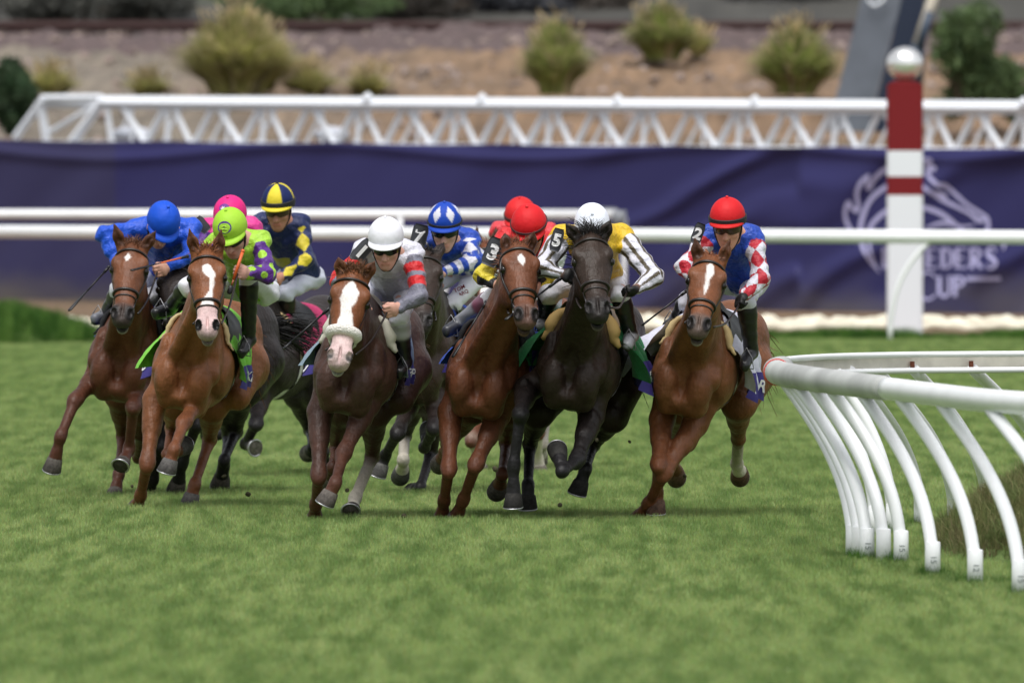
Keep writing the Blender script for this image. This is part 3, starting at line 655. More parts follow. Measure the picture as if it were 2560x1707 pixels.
for x, w_, lab, cc in ((150, 1.3, 'grey-green scrub at the top left corner beyond the railway', GY), (360, 1.0, 'grey scrub between the top left corner and the green shrub', GY), (1060, .9, 'dark scrub at the top edge beyond the railway, above the white-capped jockey', [(.06, .05, .04), (.09, .08, .07)]),
                       (1260, 1.1, 'blue-grey scrub at the top centre beyond the railway', [(.06, .066, .08), (.09, .09, .10)]), (1480, 1.0, 'brown-grey scrub at the top edge above the green clump right of centre', [(.075, .062, .055), (.11, .095, .08)]), (1960, 1.4, 'dark grey scrub at the top edge left of the leaning boom', [(.055, .055, .062), (.085, .08, .085)]),
                       (2330, 1.0, 'grey scrub at the top edge right of the leaning boom', GY), (2500, 1.2, 'grey-green scrub in the top right corner beyond the railway', GY)):
    bush(lab, P(x, 0, 306 + k), (w_, .8, .55), cc, 4200, k, leaf=.07); k += 1
# ------------------------------------------------------------------ leaning grey boom with dark side and thin strut
bo = empty('leaning_boom', P(2150, 250, 245)); tag(bo, 'broad grey leaning boom with dark side rising behind the truss', 'boom')
def slab(name, q, D_, th, m_, par):
    mb = MB(); V = [P(x, y, D_) for x, y in q] + [P(x, y, D_ + th) for x, y in q]; n_ = len(q)
    mb.add(V, [tuple(range(n_)), tuple(range(n_, 2 * n_))[::-1]] + [(i, (i + 1) % n_, (i + 1) % n_ + n_, i + n_) for i in range(n_)]); return mb.build(name, m_, par, smooth=False)
sl = slab('grey_face', [(2068, 330), (2170, 330), (2268, -60), (2168, -60)], 245, .5, mat('boom_grey', srgb(104, 110, 120), rough=.6, nscale=2, namt=.15), bo)
slab('dark_side', [(2171, 330), (2262, 330), (2320, -60), (2269, -60)], 245.01, .5, mat('boom_dark', srgb(28, 40, 62), rough=.5), bo)
mb = MB(); mb.tube([P(2290, 120, 244.4), P(2352, -60, 244.4)], .075, 12); mb.build('strut', mat('strut_steel', srgb(196, 188, 172), rough=.4), bo)
mb = MB(); mb.tube([P(2296, 112, 244.3), P(2290, 210, 244.3)], .10, 12); mb.tube([P(2300, 118, 244.2), P(2325, 30, 244.2)], .06, 12); mb.build('strut_sleeve', mat('sleeve_steel', srgb(60, 74, 92), rough=.5), bo)
mb = MB(); mb.tube(spline([P(2168, -2, 244.9), P(2182, 14, 244.9), P(2204, 6, 244.9), P(2214, -12, 244.9)], 6), .022, 8); mb.build('painted_mark', M_white, sl)
# ------------------------------------------------------------------ racehorses
M_coat = mat('coat', attr=True, rough=.46, spec=.27, nscale=6, namt=.24, bump=.7, bscale=12, bdist=.024, nscale2=120)
_nt = M_coat.node_tree; _g = _nt.nodes.new('ShaderNodeNewGeometry'); _v = _nt.nodes.new('ShaderNodeVectorMath'); _v.operation = 'MULTIPLY'; _v.inputs[1].default_value = (34, 20, 5)
_n = _nt.nodes.new('ShaderNodeTexNoise'); _n.inputs['Scale'].default_value = 1; _n.inputs['Detail'].default_value = 5; _n.inputs['Distortion'].default_value = .6
_b = _nt.nodes.new('ShaderNodeBump'); _b.inputs['Strength'].default_value = .55; _b.inputs['Distance'].default_value = .012
_nt.links.new(_g.outputs['Position'], _v.inputs[0]); _nt.links.new(_v.outputs[0], _n.inputs['Vector']); _nt.links.new(_n.outputs[0], _b.inputs['Height'])
_p = _nt.nodes['Principled BSDF']; _nt.links.new(_p.inputs['Normal'].links[0].from_socket, _b.inputs['Normal']); _nt.links.new(_b.outputs[0], _p.inputs['Normal'])
M_hoof = mat('hoof_horn', attr=True, rough=.7, spec=.2, nscale=60, namt=.35)
M_hair = mat('hair', attr=True, rough=.5, spec=.3)
M_leather = mat('dark_leather', srgb(34, 27, 25), rough=.35)
M_tan = mat('tan_leather', srgb(150, 84, 52), rough=.5)
M_eye = mat('eye', (.008, .005, .004), rough=.06)
M_steel = mat('steel', (.62, .62, .64), rough=.22, metal=1)
M_shoe = mat('horseshoe_metal', (.5, .5, .52), rough=.35, metal=.9)
M_fleece = mat('fleece', srgb(232, 228, 222), rough=.95, bump=.9, bscale=90, bdist=.02)
M_purple = mat('name_band_purple', srgb(58, 48, 128), rough=.7)
M_letter = mat('white_print', (.8, .8, .82), rough=.6)
def cloth_mat(n, c): return mat('cloth_' + n, c, rough=.85, bump=.35, bscale=30, bdist=.02, sheen=.1)

def hair_mb(roots, dirs, L, w, col, bend=(0, 0, -1), jit=.35, seg=4, seed=1):
    r = np.random.default_rng(seed); mb = MB()
    for p, d in zip(roots, dirs):
        d = unit(d + r.normal(0, jit, 3)); l = L * r.uniform(.55, 1.1); b = np.asarray(bend) * r.uniform(.3, 1.2)
        pts = [p + d * l * t + b * l * t * t * .6 + r.normal(0, .02 * l, 3) for t in np.linspace(0, 1, seg)]
        nrm = unit(r.normal(0, 1, 3)); c = np.array(col) * r.uniform(.6, 1.5)
        mb.ribbon(pts, np.linspace(w, w * .25, seg), nrm, c)
    return mb

FORE = (.44, .31, .17); HIND = (.46, .42, .17)
HORSES = {}
def build_horse(key, sp):
    D = FPX / sp['s']; yaw, lean = R(sp.get('yaw', 10)), R(sp.get('lean', 7)); S = sp.get('S', .985); LK = 1.08 / S
    f0 = np.array([-math.sin(yaw), -math.cos(yaw), 0]); l0 = np.array([math.cos(yaw), -math.sin(yaw), 0]); u0 = np.array([0, 0, 1.])
    f = f0; u = math.cos(lean) * u0 + math.sin(lean) * l0; l = math.cos(lean) * l0 - math.sin(lean) * u0
    A = np.array([f, l, u])
    B = P(*sp['breast'], D)
    W = lambda a, b, c: B + S * ((a - .42) * f + b * l + (c - 1.12) * u)
    coat = np.array(sp['coat']) * .88; pts_c = np.array(sp.get('points', coat * .8)) * .85; muz = np.array(sp.get('muzzle', coat * .35))
    belly = coat * .9; V = Vol(); T = 'torso'
    E = lambda c, r, k=.05, col=coat, sub=False, t=T: V.ell(W(*c), A, np.array(r) * S * (1, .89, 1), k, col, sub, t)
    E((-.18, 0, 1.155), (.60, .265, .335), .06); E((.14, 0, 1.11), (.30, .215, .285), .06)
    E((-.62, 0, 1.26), (.45, .235, .26), .06); E((-.05, 0, 1.48), (.32, .085, .10), .08)
    E((-.98, 0, 1.32), (.36, .25, .26), .06)
    for q in (-1, 1):
        E((-1.02, q * .14, 1.17), (.25, .135, .32), .05)
        V.cone(W(.0, q * .085, 1.43), W(.36, q * .14, 1.09), .072 * S, .092 * S, .025, coat, tagn=T)
        E((.08, q * .185, 1.10), (.21, .10, .18), .035)
        E((.41, q * .112, 1.03), (.105, .096, .15), .012); E((.36, q * .10, .925), (.10, .085, .10), .014)
        E((.28, q * .165, 1.18), (.10, .06, .15), .02); E((.43, q * .10, 1.215), (.05, .018, .11), .02, None, True)
        V.cone(W(-.88, q * .18, 1.14), W(-.68, q * .19, .93), .155 * S, .095 * S, .06, coat, tagn=T)
    E((.28, 0, .92), (.20, .12, .09), .05)
    E((.505, 0, 1.02), (.05, .012, .17), .03, None, True)          # groove between the breast muscles
    # ---- head
    hd = sp['head']; Lh = .68 * hd.get('k', 1)
    Dp = D - hd.get('fwd', .42); poll = P(*hd['poll'], Dp); sh = 1.2 * hd.get('k', 1)
    m0 = P(*hd['muzzle'], Dp); pr = np.linalg.norm(m0 - poll); dep = math.sqrt(max(Lh ** 2 - pr ** 2, .02))
    m = P(*hd['muzzle'], Dp - dep); h = unit(m - poll)
    eL, eR = P(*hd['eyes'][0], Dp), P(*hd['eyes'][1], Dp); ev = unit(eR - eL); hy = R(hd.get('turn', 0))
    e = unit(ev * math.cos(hy) + np.array([0, 1, 0]) * math.sin(hy)); e = unit(e - h * np.dot(e, h))
    n = np.cross(h, e); n = n if n[1] < 0 else -n
    HA = np.array([h, e, n])
    H = lambda t, a, b: poll + h * t * Lh + e * a * sh + n * b * sh
    hl = lambda X: (((X - poll) @ h) / Lh, ((X - poll) @ e) / sh, ((X - poll) @ n) / sh)
    face = np.array(sp.get('face', coat)) * .92; HT = 'head'
    def HE(t, a, b, rt, ra, rb, k=.03, col=face, sub=False): V.ell(H(t, a, b), HA, (rt * sh, ra * sh, rb * sh), k, col, sub, HT)
    HE(.10, 0, -.085, .10, .072, .085); HE(.25, 0, -.075, .13, .098, .075, .04)
    for q in (-1, 1):
        HE(.36, q * .045, -.16, .11, .042, .095, .035)                       # cheeks
        HE(.235, q * .078, -.035, .045, .028, .03, .025)                      # brow ridge
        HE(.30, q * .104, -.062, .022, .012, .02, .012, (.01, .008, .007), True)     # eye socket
        V.cone(H(.42, q * .062, -.075), H(.60, q * .045, -.07), .02 * sh, .012 * sh, .03, face, tagn=HT)  # facial crest
    V.cone(H(.28, 0, -.062), H(.80, 0, -.055), .082 * sh, .050 * sh, .03, face, [(n, .75)], tagn=HT)
    V.cone(H(.34, 0, -.17), H(.84, 0, -.105), .052 * sh, .034 * sh, .04, face, tagn=HT)
    mz = lambda w: muz if w else face
    HE(.87, 0, -.058, .075, .064, .055, .03, muz)
    HE(.945, 0, -.07, .035, .050, .045, .02, muz * .8); HE(.93, 0, -.125, .045, .034, .03, .018, np.array(sp.get('chin', muz)))
    for q in (-1, 1):
        HE(.875, q * .044, -.03, .040, .024, .030, .015, muz)
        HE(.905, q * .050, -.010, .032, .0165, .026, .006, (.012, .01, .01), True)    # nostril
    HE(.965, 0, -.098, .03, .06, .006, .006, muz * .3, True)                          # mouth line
    HE(.90, 0, -.015, .07, .006, .012, .012, None, True)
    # ears
    for i, q in enumerate((-1, 1)):
        b0 = H(.015, q * .058, -.07)
        if hd.get('ears') and hd['ears'][i]:
            tip = P(*hd['ears'][i], Dp + .03); d = tip - b0; tip = b0 + unit(d) * min(np.linalg.norm(d), .21)
        else: tip = b0 - h * .14 + e * q * .05
        mid = b0 * .5 + tip * .5
        fr = unit(np.cross(unit(tip - b0), e)); fr = fr if fr[1] < 0 else -fr
        V.cone(b0, mid, .030 * sh, .031 * sh, .02, face, [(fr, .8)], tagn=HT); V.cone(mid, tip, .030 * sh, .006, .015, face * .8, [(fr, .7)], tagn=HT)
        V.cone(mid * .7 + b0 * .3 + fr * .026, tip * .8 + mid * .2 + fr * .016, .014, .003, .01, face * .35, sub=True, tagn=HT)
    # ---- neck
    V.cone(W(.18, 0, 1.16), H(.30, 0, -.24), .170 * S, .085 * sh, .07, coat, [(l, .85)], tagn='neck')
    V.cone(W(.06, 0, 1.38), H(.12, 0, -.17), .145 * S, .085 * sh, .08, coat, [(l, .78)], tagn='neck')
    V.cone(W(-.06, 0, 1.50), H(.03, 0, -.11), .07 * S, .050 * sh, .07, coat, tagn='neck')
    V.cone(W(.12, 0, 1.28), lerp(W(.12, 0, 1.28), H(.2, 0, -.2), .6), .178 * S, .13 * S, .06, coat, [(l, .85)], tagn='neck')
    for q in (-1, 1): # long neck muscles running down to the breast
        V.cone(H(.36, q * .045, -.235), W(.43, q * .075, 1.19), .035 * sh, .055 * S, .035, coat, tagn='neck')
    # ---- legs
    hooves = []; legj = {}
    def leg(key_, js, signs, fore):
        q = -1 if key_[0] == 'R' else 1; Ls = FORE if fore else HIND; Ls = [x * S * LK for x in Ls]
        d0 = W(.16, q * .15, 0)[1] if fore else W(-.66, q * .15, 0)[1]
        J = [P(*js[0], d0)]; d = d0
        for i, j in enumerate(js[1:]):
            p = P(*j, d); pr = np.linalg.norm(p - J[-1]); a = math.sqrt(max(Ls[i] ** 2 - pr ** 2, 0)) * {'+': -1, '-': 1, '0': 0}[signs[i]]
            d += a; p = P(*j, d); J.append(p)
        if J[-1][2] < .0:       # a planted hoof sinks a little into the turf
            J[-1][2] = .004
        c1 = pts_c; sock = sp.get('socks', {}).get(key_); cs = c1
        wh = np.array(srgb(214, 206, 190)) * .95
        up = coat if not sp.get('blackleg') else lerp(coat, c1, .5)
        kx = .018
        if fore:
            a, b, c, g = J
            V.cone(W(.10, q * .14, 1.06), a, .105 * S, .080 * S, .03, coat)
            V.cone(a, lerp(a, b, .45), .084 * S, .064 * S, .03, up); V.cone(lerp(a, b, .35), b, .064 * S, .043 * S, .025, lerp(up, c1, .5), [(l, .95)])
            dv = unit(b - a)
            V.ell(lerp(a, b, .22) + l * q * .02, A, (.055 * S, .052 * S, .11 * S), .015, up)
            V.cone(b - dv * .045, b + dv * .035, .048 * S, .044 * S, .03, c1); V.cone(b + l * .02 - dv * .01, b - l * .02 - dv * .01, .036 * S, .036 * S, .015, c1)
            cs = wh if sock else c1
            V.cone(b, c, .040 * S, .032 * S, .03, lerp(c1, cs, .3) if not sock else cs)
            cd = unit(c - b); bk = unit(np.cross(np.cross(cd, -f), cd))
            V.cone(b + bk * .024, c + bk * .022, .017, .018, .014, cs)
        else:
            a, b, c, g = J
            V.cone(W(-.98, q * .16, 1.12), a, .17 * S, .105 * S, .06, coat)
            V.cone(a, lerp(a, b, .5), .105 * S, .068 * S, .04, coat); V.cone(lerp(a, b, .4), b, .07 * S, .044 * S, .03, lerp(coat, c1, .5))
            dv = unit(b - a)
            V.cone(b, b - unit(c - b) * .05 + f * -.02, .046 * S, .028 * S, kx, c1); V.cone(b, lerp(b, c, .15), .048 * S, .038 * S, kx, c1)
            cs = wh if sock else c1
            V.cone(lerp(b, c, .1), c, .037 * S, .031 * S, kx, lerp(c1, cs, .5) if sock else c1)
            if sock: V.cone(lerp(b, c, .35), c, .034 * S, .033 * S, kx, cs)
        V.cone(c - unit(c - b) * .02, c + unit(g - c) * .015, .040 * S, .040 * S, .028, cs)
        V.cone(c, lerp(c, g, .8), .033 * S, .040 * S, kx, cs)
        ax = unit(g - c); V.cone(lerp(c, g, .55), g - ax * .01, .040 * S, .051 * S, .012, cs)
        hooves.append((c, g, ax, key_)); legj[key_] = J
    for k_, js in sp['legs'].items(): leg(k_, js[0], js[1], k_[1] == 'F')
    vox = sp.get('vox', .0105)
    Vt, Q = V.mesh(vox); Vt = relax(Vt, Q, 1, .4)
    C = V.colors(Vt)
    # darker mottling of the coat and the markings on the face
    t, a_, b_ = hl(Vt)
    nz = np.sin(Vt[:, 0] * 63 + Vt[:, 2] * 41) * .5 + np.sin(Vt[:, 2] * 97 - Vt[:, 0] * 30) * .5
    on = (b_ > -.105) & (t > -.05) & (t < 1.05) & (np.abs(a_) < .13) & (np.linalg.norm(Vt - poll, axis=1) < Lh * 1.15)
    white = np.array(sp.get('white', srgb(226, 220, 216)))
    for bz in sp.get('blaze', []):
        tt = [q[0] for q in bz]; cc = np.interp(t, tt, [q[1] for q in bz]); ww = np.interp(t, tt, [q[2] for q in bz])
        mk = on & (t > tt[0]) & (t < tt[-1])
        k_ = np.clip((ww + nz * .003 - np.abs(a_ - cc)) / .006 + .5, 0, 1) * mk
        C = C * (1 - k_[:, None]) + white * k_[:, None]
    if sp.get('pinknose'):
        inn = np.zeros(len(Vt))
        for q in (-1, 1): inn = np.maximum(inn, np.exp(-(((t - .905) / .034) ** 2 + ((a_ - q * .050) / .020) ** 2) ** 2))
        C = C * (1 - (inn * on)[:, None] * .9)
        k_ = np.clip((t - sp['pinknose']) / .03 + nz * .3, 0, 1) * on * (1 - inn) * np.clip((.085 - np.abs(a_)) / .02, 0, 1)
        dk = np.clip(C.sum(1) / .06, 0, 1)
        pk = np.array(srgb(214, 184, 182)); k2 = (k_ * .9 * (C.sum(1) > .05))[:, None]
        C = C * (1 - k2) + pk * (1 - .35 * np.clip((t - .9) / .1, 0, 1))[:, None] * k2
    root = mesh_obj('racehorse', Vt, Q, M_coat, None, C, origin=W(0, 0, 0) * (1, 1, 0))
    tag(root, sp['label'], 'horse', 'racehorses galloping round the turn on the turf')
    # ---- hooves
    for c, g, ax, k_ in hooves:
        toe = unit(f - ax * np.dot(f, ax)); lt = np.cross(ax, toe); mb = MB(); sh_ = MB()
        N = 20; rings = [(-.035, .049, 0), (-.02, .054, .003), (.015, .060, .010), (.05, .066, .020), (.056, .062, .020), (.052, .0, .015)]
        Vv = []; Cc = []
        hc = np.array(sp.get('hoof', srgb(96, 90, 84))) * .45
        for z, r, o_ in rings:
            for j in range(N):
                th = 2 * math.pi * j / N; rr = r * S
                sl = (.012 * math.cos(th) if z > .03 else 0)
                Vv.append(g + ax * (z + sl) * S + toe * (rr * math.cos(th) + o_) + lt * rr * math.sin(th))
                Cc.append(hc * (1.35 if z < 0 else .6 + .5 * random.random()))
        F = [(i * N + j, i * N + (j + 1) % N, (i + 1) * N + (j + 1) % N, (i + 1) * N + j) for i in range(len(rings) - 1) for j in range(N)]
        mb.add(Vv, F, np.array(Cc)); ho = mb.build('hoof', M_hoof, root, cols=True)
        ring = [g + ax * (.056 + .012 * math.cos(th)) * S + toe * (.060 * S * math.cos(th) + .02) + lt * .060 * S * math.sin(th) for th in np.linspace(-2.4, 2.4, 18)]
        sh_.tube(ring, .0065, 6); sh_.build('horseshoe', M_shoe, ho)
    # ---- eyes
    for q in (-1, 1):
        mb = MB(); mb.sphere(H(.30, q * .090, -.058), .0225 * sh, 14); mb.build('eye', M_eye, root)
    # ---- mane, forelock, tail
    hc = np.array(sp.get('hair', coat * .8)); r_ = np.random.default_rng(hash(key) % 1000 if False else len(HORSES) + 3)
    cr = [lerp(H(.0, 0, -.06), W(-.02, 0, 1.55), t_) for t_ in r_.uniform(0, .9, sp.get('nmane', 260))]
    side = sp.get('maneside', -1)
    cr = [p + u * .02 for p in cr]
    hair_mb(cr, [u * .7 - f * .6 + l * side * .5] * len(cr), sp.get('lmane', .13), .011, hc, bend=l * side * .5 - u * .5, seed=5).build('mane', M_hair, root, cols=True)
    nf = int(sp.get('nfore', 150) * 1.9)
    fr_ = [H(r_.uniform(-.04, .07), r_.uniform(-.05, .05), -.02 + r_.uniform(-.06, .0)) for _ in range(nf)]
    hair_mb(fr_, [(-h * .8 + n * .5)] * nf, sp.get('lfore', .085) * .9, .0065, hc * 1.1, bend=(0, 0, -.7), jit=.42, seed=6).build('forelock', M_hair, root, cols=True)
    tl = sp.get('tail', (0, -1, -.25)); nt = 340; td = f * tl[1] + l * tl[0] + u * tl[2]; r0 = W(-1.32, 0, 1.34)
    hair_mb([r0 + r_.normal(0, .022, 3) for _ in range(nt)], [td] * nt, sp.get('ltail', .6), .010, hc * .7, bend=(0, 0, -.6), jit=.16, seg=7, seed=8).build('tail', M_hair, root, cols=True)
    # ---- drape over the body
    torso = lambda p: p.get('tag') == T
    def drape(fv, th, off):
        fv, th = np.broadcast_arrays(np.asarray(fv, float), np.asarray(th, float)); off = np.broadcast_to(off, fv.shape)
        A0 = B + S * ((fv - .42)[..., None] * f + (1.15 - 1.12) * u); dr = np.cos(th)[..., None] * u + np.sin(th)[..., None] * l
        rs = np.linspace(.12, .62, 60)
        X = A0[..., None, :] + rs[:, None] * dr[..., None, :]
        inside = V.field(X, torso) < 0
        idx = np.where(inside.any(-1), len(rs) - 1 - np.argmax(inside[..., ::-1], -1), 0)
        return A0 + (rs[idx] + off)[..., None] * dr
    def sheet(name, f0_, f1_, t0, t1, off, m_, nf_=10, nt_=40, slant=0, parent=None):
        fv, th = np.meshgrid(np.linspace(f0_, f1_, nf_), np.linspace(R(t0), R(t1), nt_), indexing='ij')
        fv2 = fv - slant * np.abs(th)
        o_ = off(fv, th) if callable(off) else np.full(fv.shape, off)
        X = drape(fv2, th, o_)
        if nt_ > 8: X[:, 1:-1] = (X[:, :-2] + X[:, 1:-1] * 2 + X[:, 2:]) / 4
        Fc = np.array([(i * nt_ + j, i * nt_ + j + 1, (i + 1) * nt_ + j + 1, (i + 1) * nt_ + j) for i in range(nf_ - 1) for j in range(nt_ - 1)])
        ob = mesh_obj(name, X.reshape(-1, 3), Fc, m_, parent or root)
        return ob
    ck = sp['cloth']; fl, frr = sp.get('flare', (.03, .03)); tm = sp.get('clothang', 100)
    def coff(fv, th):
        w_ = np.abs(th) / R(tm); fl_ = np.where(th < 0, fl, frr)
        return .012 + fl_ * w_ ** 1.8 * (1.0 + .5 * np.sin(fv * 23 + th * 3)) + .006 * np.sin(fv * 31 + th * 5)
    sheet('saddle_cloth', -.62, sp.get('clothfront', .10), -tm, tm, coff, cloth_mat(ck[0], ck[1]), 16, 56, slant=.03)
    edge = lambda fv, th: coff(fv, th) + .006
    if sp.get('band', True):
        for q in (-1, 1):
            bt = (tm - 17, tm + 10)
            nb = sheet('name_band', -.60, -.10, q * bt[0], q * bt[1], edge, M_purple, 12, 9)
            wd = sp.get('name')
            if wd:
                def fn(x, y, q=q):
                    ff = -.35 + (x if q < 0 else -x) * .95; th_ = q * (R((bt[0] + bt[1]) / 2) - y / (.31 * S))
                    return drape(ff, th_, edge(np.array(ff), np.array(th_)) + .006)
                lettering(wd, None, None, None, .062, M_letter, nb, fn=fn)
    so = lambda fv, th: .045 - .03 * np.clip((np.abs(th) - R(38)) / R(20), 0, 1)
    sc = sp.get('saddle', ('black', srgb(30, 28, 30)))
    sheet('saddle', -.42, .02, -58, 58, so, mat('saddle_' + sc[0], sc[1], rough=.5), 10, 30)
    # rolled pad standing proud under the saddle's front edge
    pd = sp.get('pad', ('cream', srgb(205, 196, 176)))
    for q in (-1, 1):
        th = np.linspace(R(18), R(66), 12) * q
        pp = drape(np.full(12, .10), th, .03); mb = MB(); mb.tube(pp, np.interp(np.linspace(0, 1, 12), [0, .5, 1], [.4, 1, .25]) * sp.get('padr', .022), 10); mb.build('saddle_pad', mat('pad_' + pd[0], pd[1], rough=.8), root)
    gc = sp.get('girth', ('white', srgb(215, 215, 212)))
    sheet('girth', -.06, .03, 78, 282, .012, mat('girth_' + gc[0], gc[1], rough=.7), 3, 40)
    # ---- bridle
    def ring(t_, c0, rr, a0, a1, m_, name, dt=0, n_=30, off=.006, parent=None):
        th = np.linspace(R(a0), R(a1), n_); ctr = H(t_, 0, c0)
        rs = np.linspace(.02, .22, 60); pts = []
        for q in th:
            dr = n * math.cos(q) + e * math.sin(q) + h * (dt * math.cos(q) if dt else 0); dr = unit(dr)
            X = ctr + rs[:, None] * dr; ins = V.field(X, lambda p: p.get('tag') in (HT, 'neck')) < 0
            i_ = (len(rs) - 1 - np.argmax(ins[::-1])) if ins.any() else 0
            if i_ > 50: i_ = 30
            pts.append(ctr + dr * (rs[i_] + off))
        pts = np.array(pts); pts[1:-1] = (pts[:-2] + pts[1:-1] * 2 + pts[2:]) / 4
        mb = MB(); mb.tube(pts, rr, 8, flat=1.0); return mb.build(name, m_, parent or root), pts
    lm = sp.get('leather', M_leather)
    br, _ = ring(.115, -.08, .0095, -112, 112, lm, 'browband')
    if sp.get('fleece'):
        ring(.63, -.075, .037, -150, 150, M_fleece, 'sheepskin_noseband', off=.010)
    else:
        ring(.60, -.08, .0115, -170, 170, lm, 'noseband')
        ring(.67, -.08, .007, -170, 170, lm, 'noseband', off=.004)
    for q in (-1, 1):
        pts = []
        for t_, c0, an in ((.10, -.09, 80), (.22, -.10, 82), (.36, -.11, 84), (.50, -.10, 84), (.62, -.09, 84), (.76, -.09, 86)):
            ctr = H(t_, 0, c0); dr = n * math.cos(R(an)) + e * q * math.sin(R(an)); rs = np.linspace(.02, .2, 50)
            ins = V.field(ctr + rs[:, None] * dr, lambda p: p.get('tag') == HT) < 0
            i_ = (len(rs) - 1 - np.argmax(ins[::-1])) if ins.any() else 20
            pts.append(ctr + dr * (rs[min(i_, 40)] + .006))
        mb = MB(); mb.tube(spline(pts, 4), .0085, 7); ch = mb.build('cheekpiece', lm, root)
        b_c = pts[-1] + e * q * .006; mb = MB()
        mb.tube([b_c + (h * math.cos(x) + n * math.sin(x)) * .030 for x in np.linspace(0, 6.283, 16)], .0055, 6, cap=False)
        mb.build('bit_ring', M_steel, ch)
    bits = [H(.78, q * .078, -.10) for q in (-1, 1)]
    HORSES[key] = dict(root=root, W=W, D=D, f=f, l=l, u=u, bits=bits, H=H, S=S, drape=drape, h=h, e=e, n=n)
    for k_, J in legj.items():
        print(key, k_, 'z', [round(float(j[2]), 2) for j in J], 'D', [round(float(j[1] - D), 2) for j in J])
    print(key, 'withers z', W(0, 0, 1.58)[2], 'faces', len(Q), flush=True)
    return root

def add_reins(key, hands, m=None, name='rein'):
    Hs = HORSES[key]
    for q, b in zip((0, 1), Hs['bits']):
        hp = hands[q]
        if hp is None: continue
        mid = lerp(b, hp, .5) + np.array([0, 0, -.045])
        mb = MB(); mb.tube(spline([b, mid, hp], 8), .0075, 6); mb.build(name, m or M_leather, Hs['root'])
# ------------------------------------------------------------------ the ten horses
CHEST = (.215, .078, .026); BAY = (.108, .038, .018); LIVER = (.066, .032, .023); DARK = (.026, .020, .018); DBROWN = (.045, .027, .020)
build_horse('h1', dict(label='bay racehorse with small white star at far left, its rider all in royal blue', s=370, breast=(300, 900), yaw=8, lean=7, coat=BAY, face=(.16, .058, .026),
    points=(.09, .032, .018), muzzle=(.05, .038, .034), chin=(.35, .32, .30), hair=(.13, .055, .03), hoof=srgb(110, 104, 98),
    head=dict(poll=(330, 603), eyes=((281, 665), (368, 668)), muzzle=(302, 795), ears=((285, 556), (391, 575)), fwd=.45, turn=-4),
    blaze=[[(.15, -.01, .0), (.21, -.012, .020), (.25, -.012, .006), (.27, -.012, .0)]],
    legs=dict(RF=([(250, 930), (188, 1000), (151, 1091), (135, 1156)], '++-'), LF=([(352, 955), (333, 1018), (322, 1125), (305, 1160)], '+-+'),
              RH=([(300, 985), (308, 1090), (297, 1185), (287, 1240)], '-++'), LH=([(350, 985), (352, 1085), (345, 1145), (345, 1120)], '---')),
    cloth=('royal_blue', srgb(28, 60, 150)), saddle=('navy', srgb(28, 30, 50)), pad=('black', srgb(26, 27, 32)), girth=('black', (.02, .02, .02)), flare=(.02, .01), clothang=70, nfore=260, lfore=.10))
build_horse('h2', dict(label='bright chestnut racehorse with crooked white blaze, pink muzzle and lime green saddle cloth', s=380, breast=(462, 918), yaw=9, lean=8, coat=(.215, .080, .030), face=(.20, .070, .026), points=(.17, .060, .025), pinknose=.66,
    muzzle=(.42, .33, .32), chin=(.30, .24, .23), hair=(.20, .08, .035), hoof=srgb(118, 114, 112), vox=.0098,
    head=dict(poll=(517, 618), eyes=((474, 684), (560, 684)), muzzle=(518, 828), ears=((472, 570), (553, 572)), fwd=.45),
    blaze=[[(.20, .0, .0), (.225, .0, .022), (.29, .008, .034), (.33, .018, .028), (.36, .028, .013), (.50, .022, .011), (.56, .014, .016), (.60, .0, .028), (.66, 0, .036)]],
    legs=dict(RF=([(388, 1000), (368, 1158), (351, 1240), (342, 1268)], '+--'), LF=([(505, 990), (460, 1056), (434, 1125), (423, 1160)], '++0'),
              RH=([(530, 1015), (524, 1099), (486, 1212), (478, 1245)], '-+0'), LH=([(440, 1010), (430, 1070), (418, 1138), (448, 1122)], '-+-')),
    cloth=('lime', srgb(120, 200, 60)), saddle=('black', srgb(24, 24, 26)), pad=('buff', srgb(196, 176, 132)), flare=(.10, .06), clothang=104, padr=.02, name='Cil SKIES', girth=('grey', srgb(190, 194, 192)), nfore=260, lfore=.095))
build_horse('h3', dict(label='dark brown racehorse squeezed in behind the bright chestnut, turquoise cloth, tail flying', s=367, breast=(458, 905), yaw=15, lean=6, coat=DARK, points=(.014, .012, .013), muzzle=(.03, .024, .022), hair=(.022, .020, .020), vox=.013,
    head=dict(poll=(440, 655), eyes=((412, 694), (470, 700)), muzzle=(438, 800), fwd=.75, k=1.08, turn=-18),
    legs=dict(RF=([(420, 990), (400, 1110), (382, 1200), (372, 1240)], '+--'), LF=([(510, 985), (492, 1060), (455, 1160), (445, 1208)], '+--'),
              RH=([(560, 985), (572, 1090), (560, 1165), (556, 1200)], '-+-'), LH=([(600, 985), (590, 1080), (560, 1150), (553, 1196)], '-+-')),
    cloth=('turquoise', srgb(30, 170, 190)), saddle=('black', srgb(24, 24, 26)), pad=('black', srgb(26, 27, 32)), flare=(.02, .03), clothang=86, lfore=.14, nfore=420, tail=(.75, -.65, .12), ltail=.5, band=False))
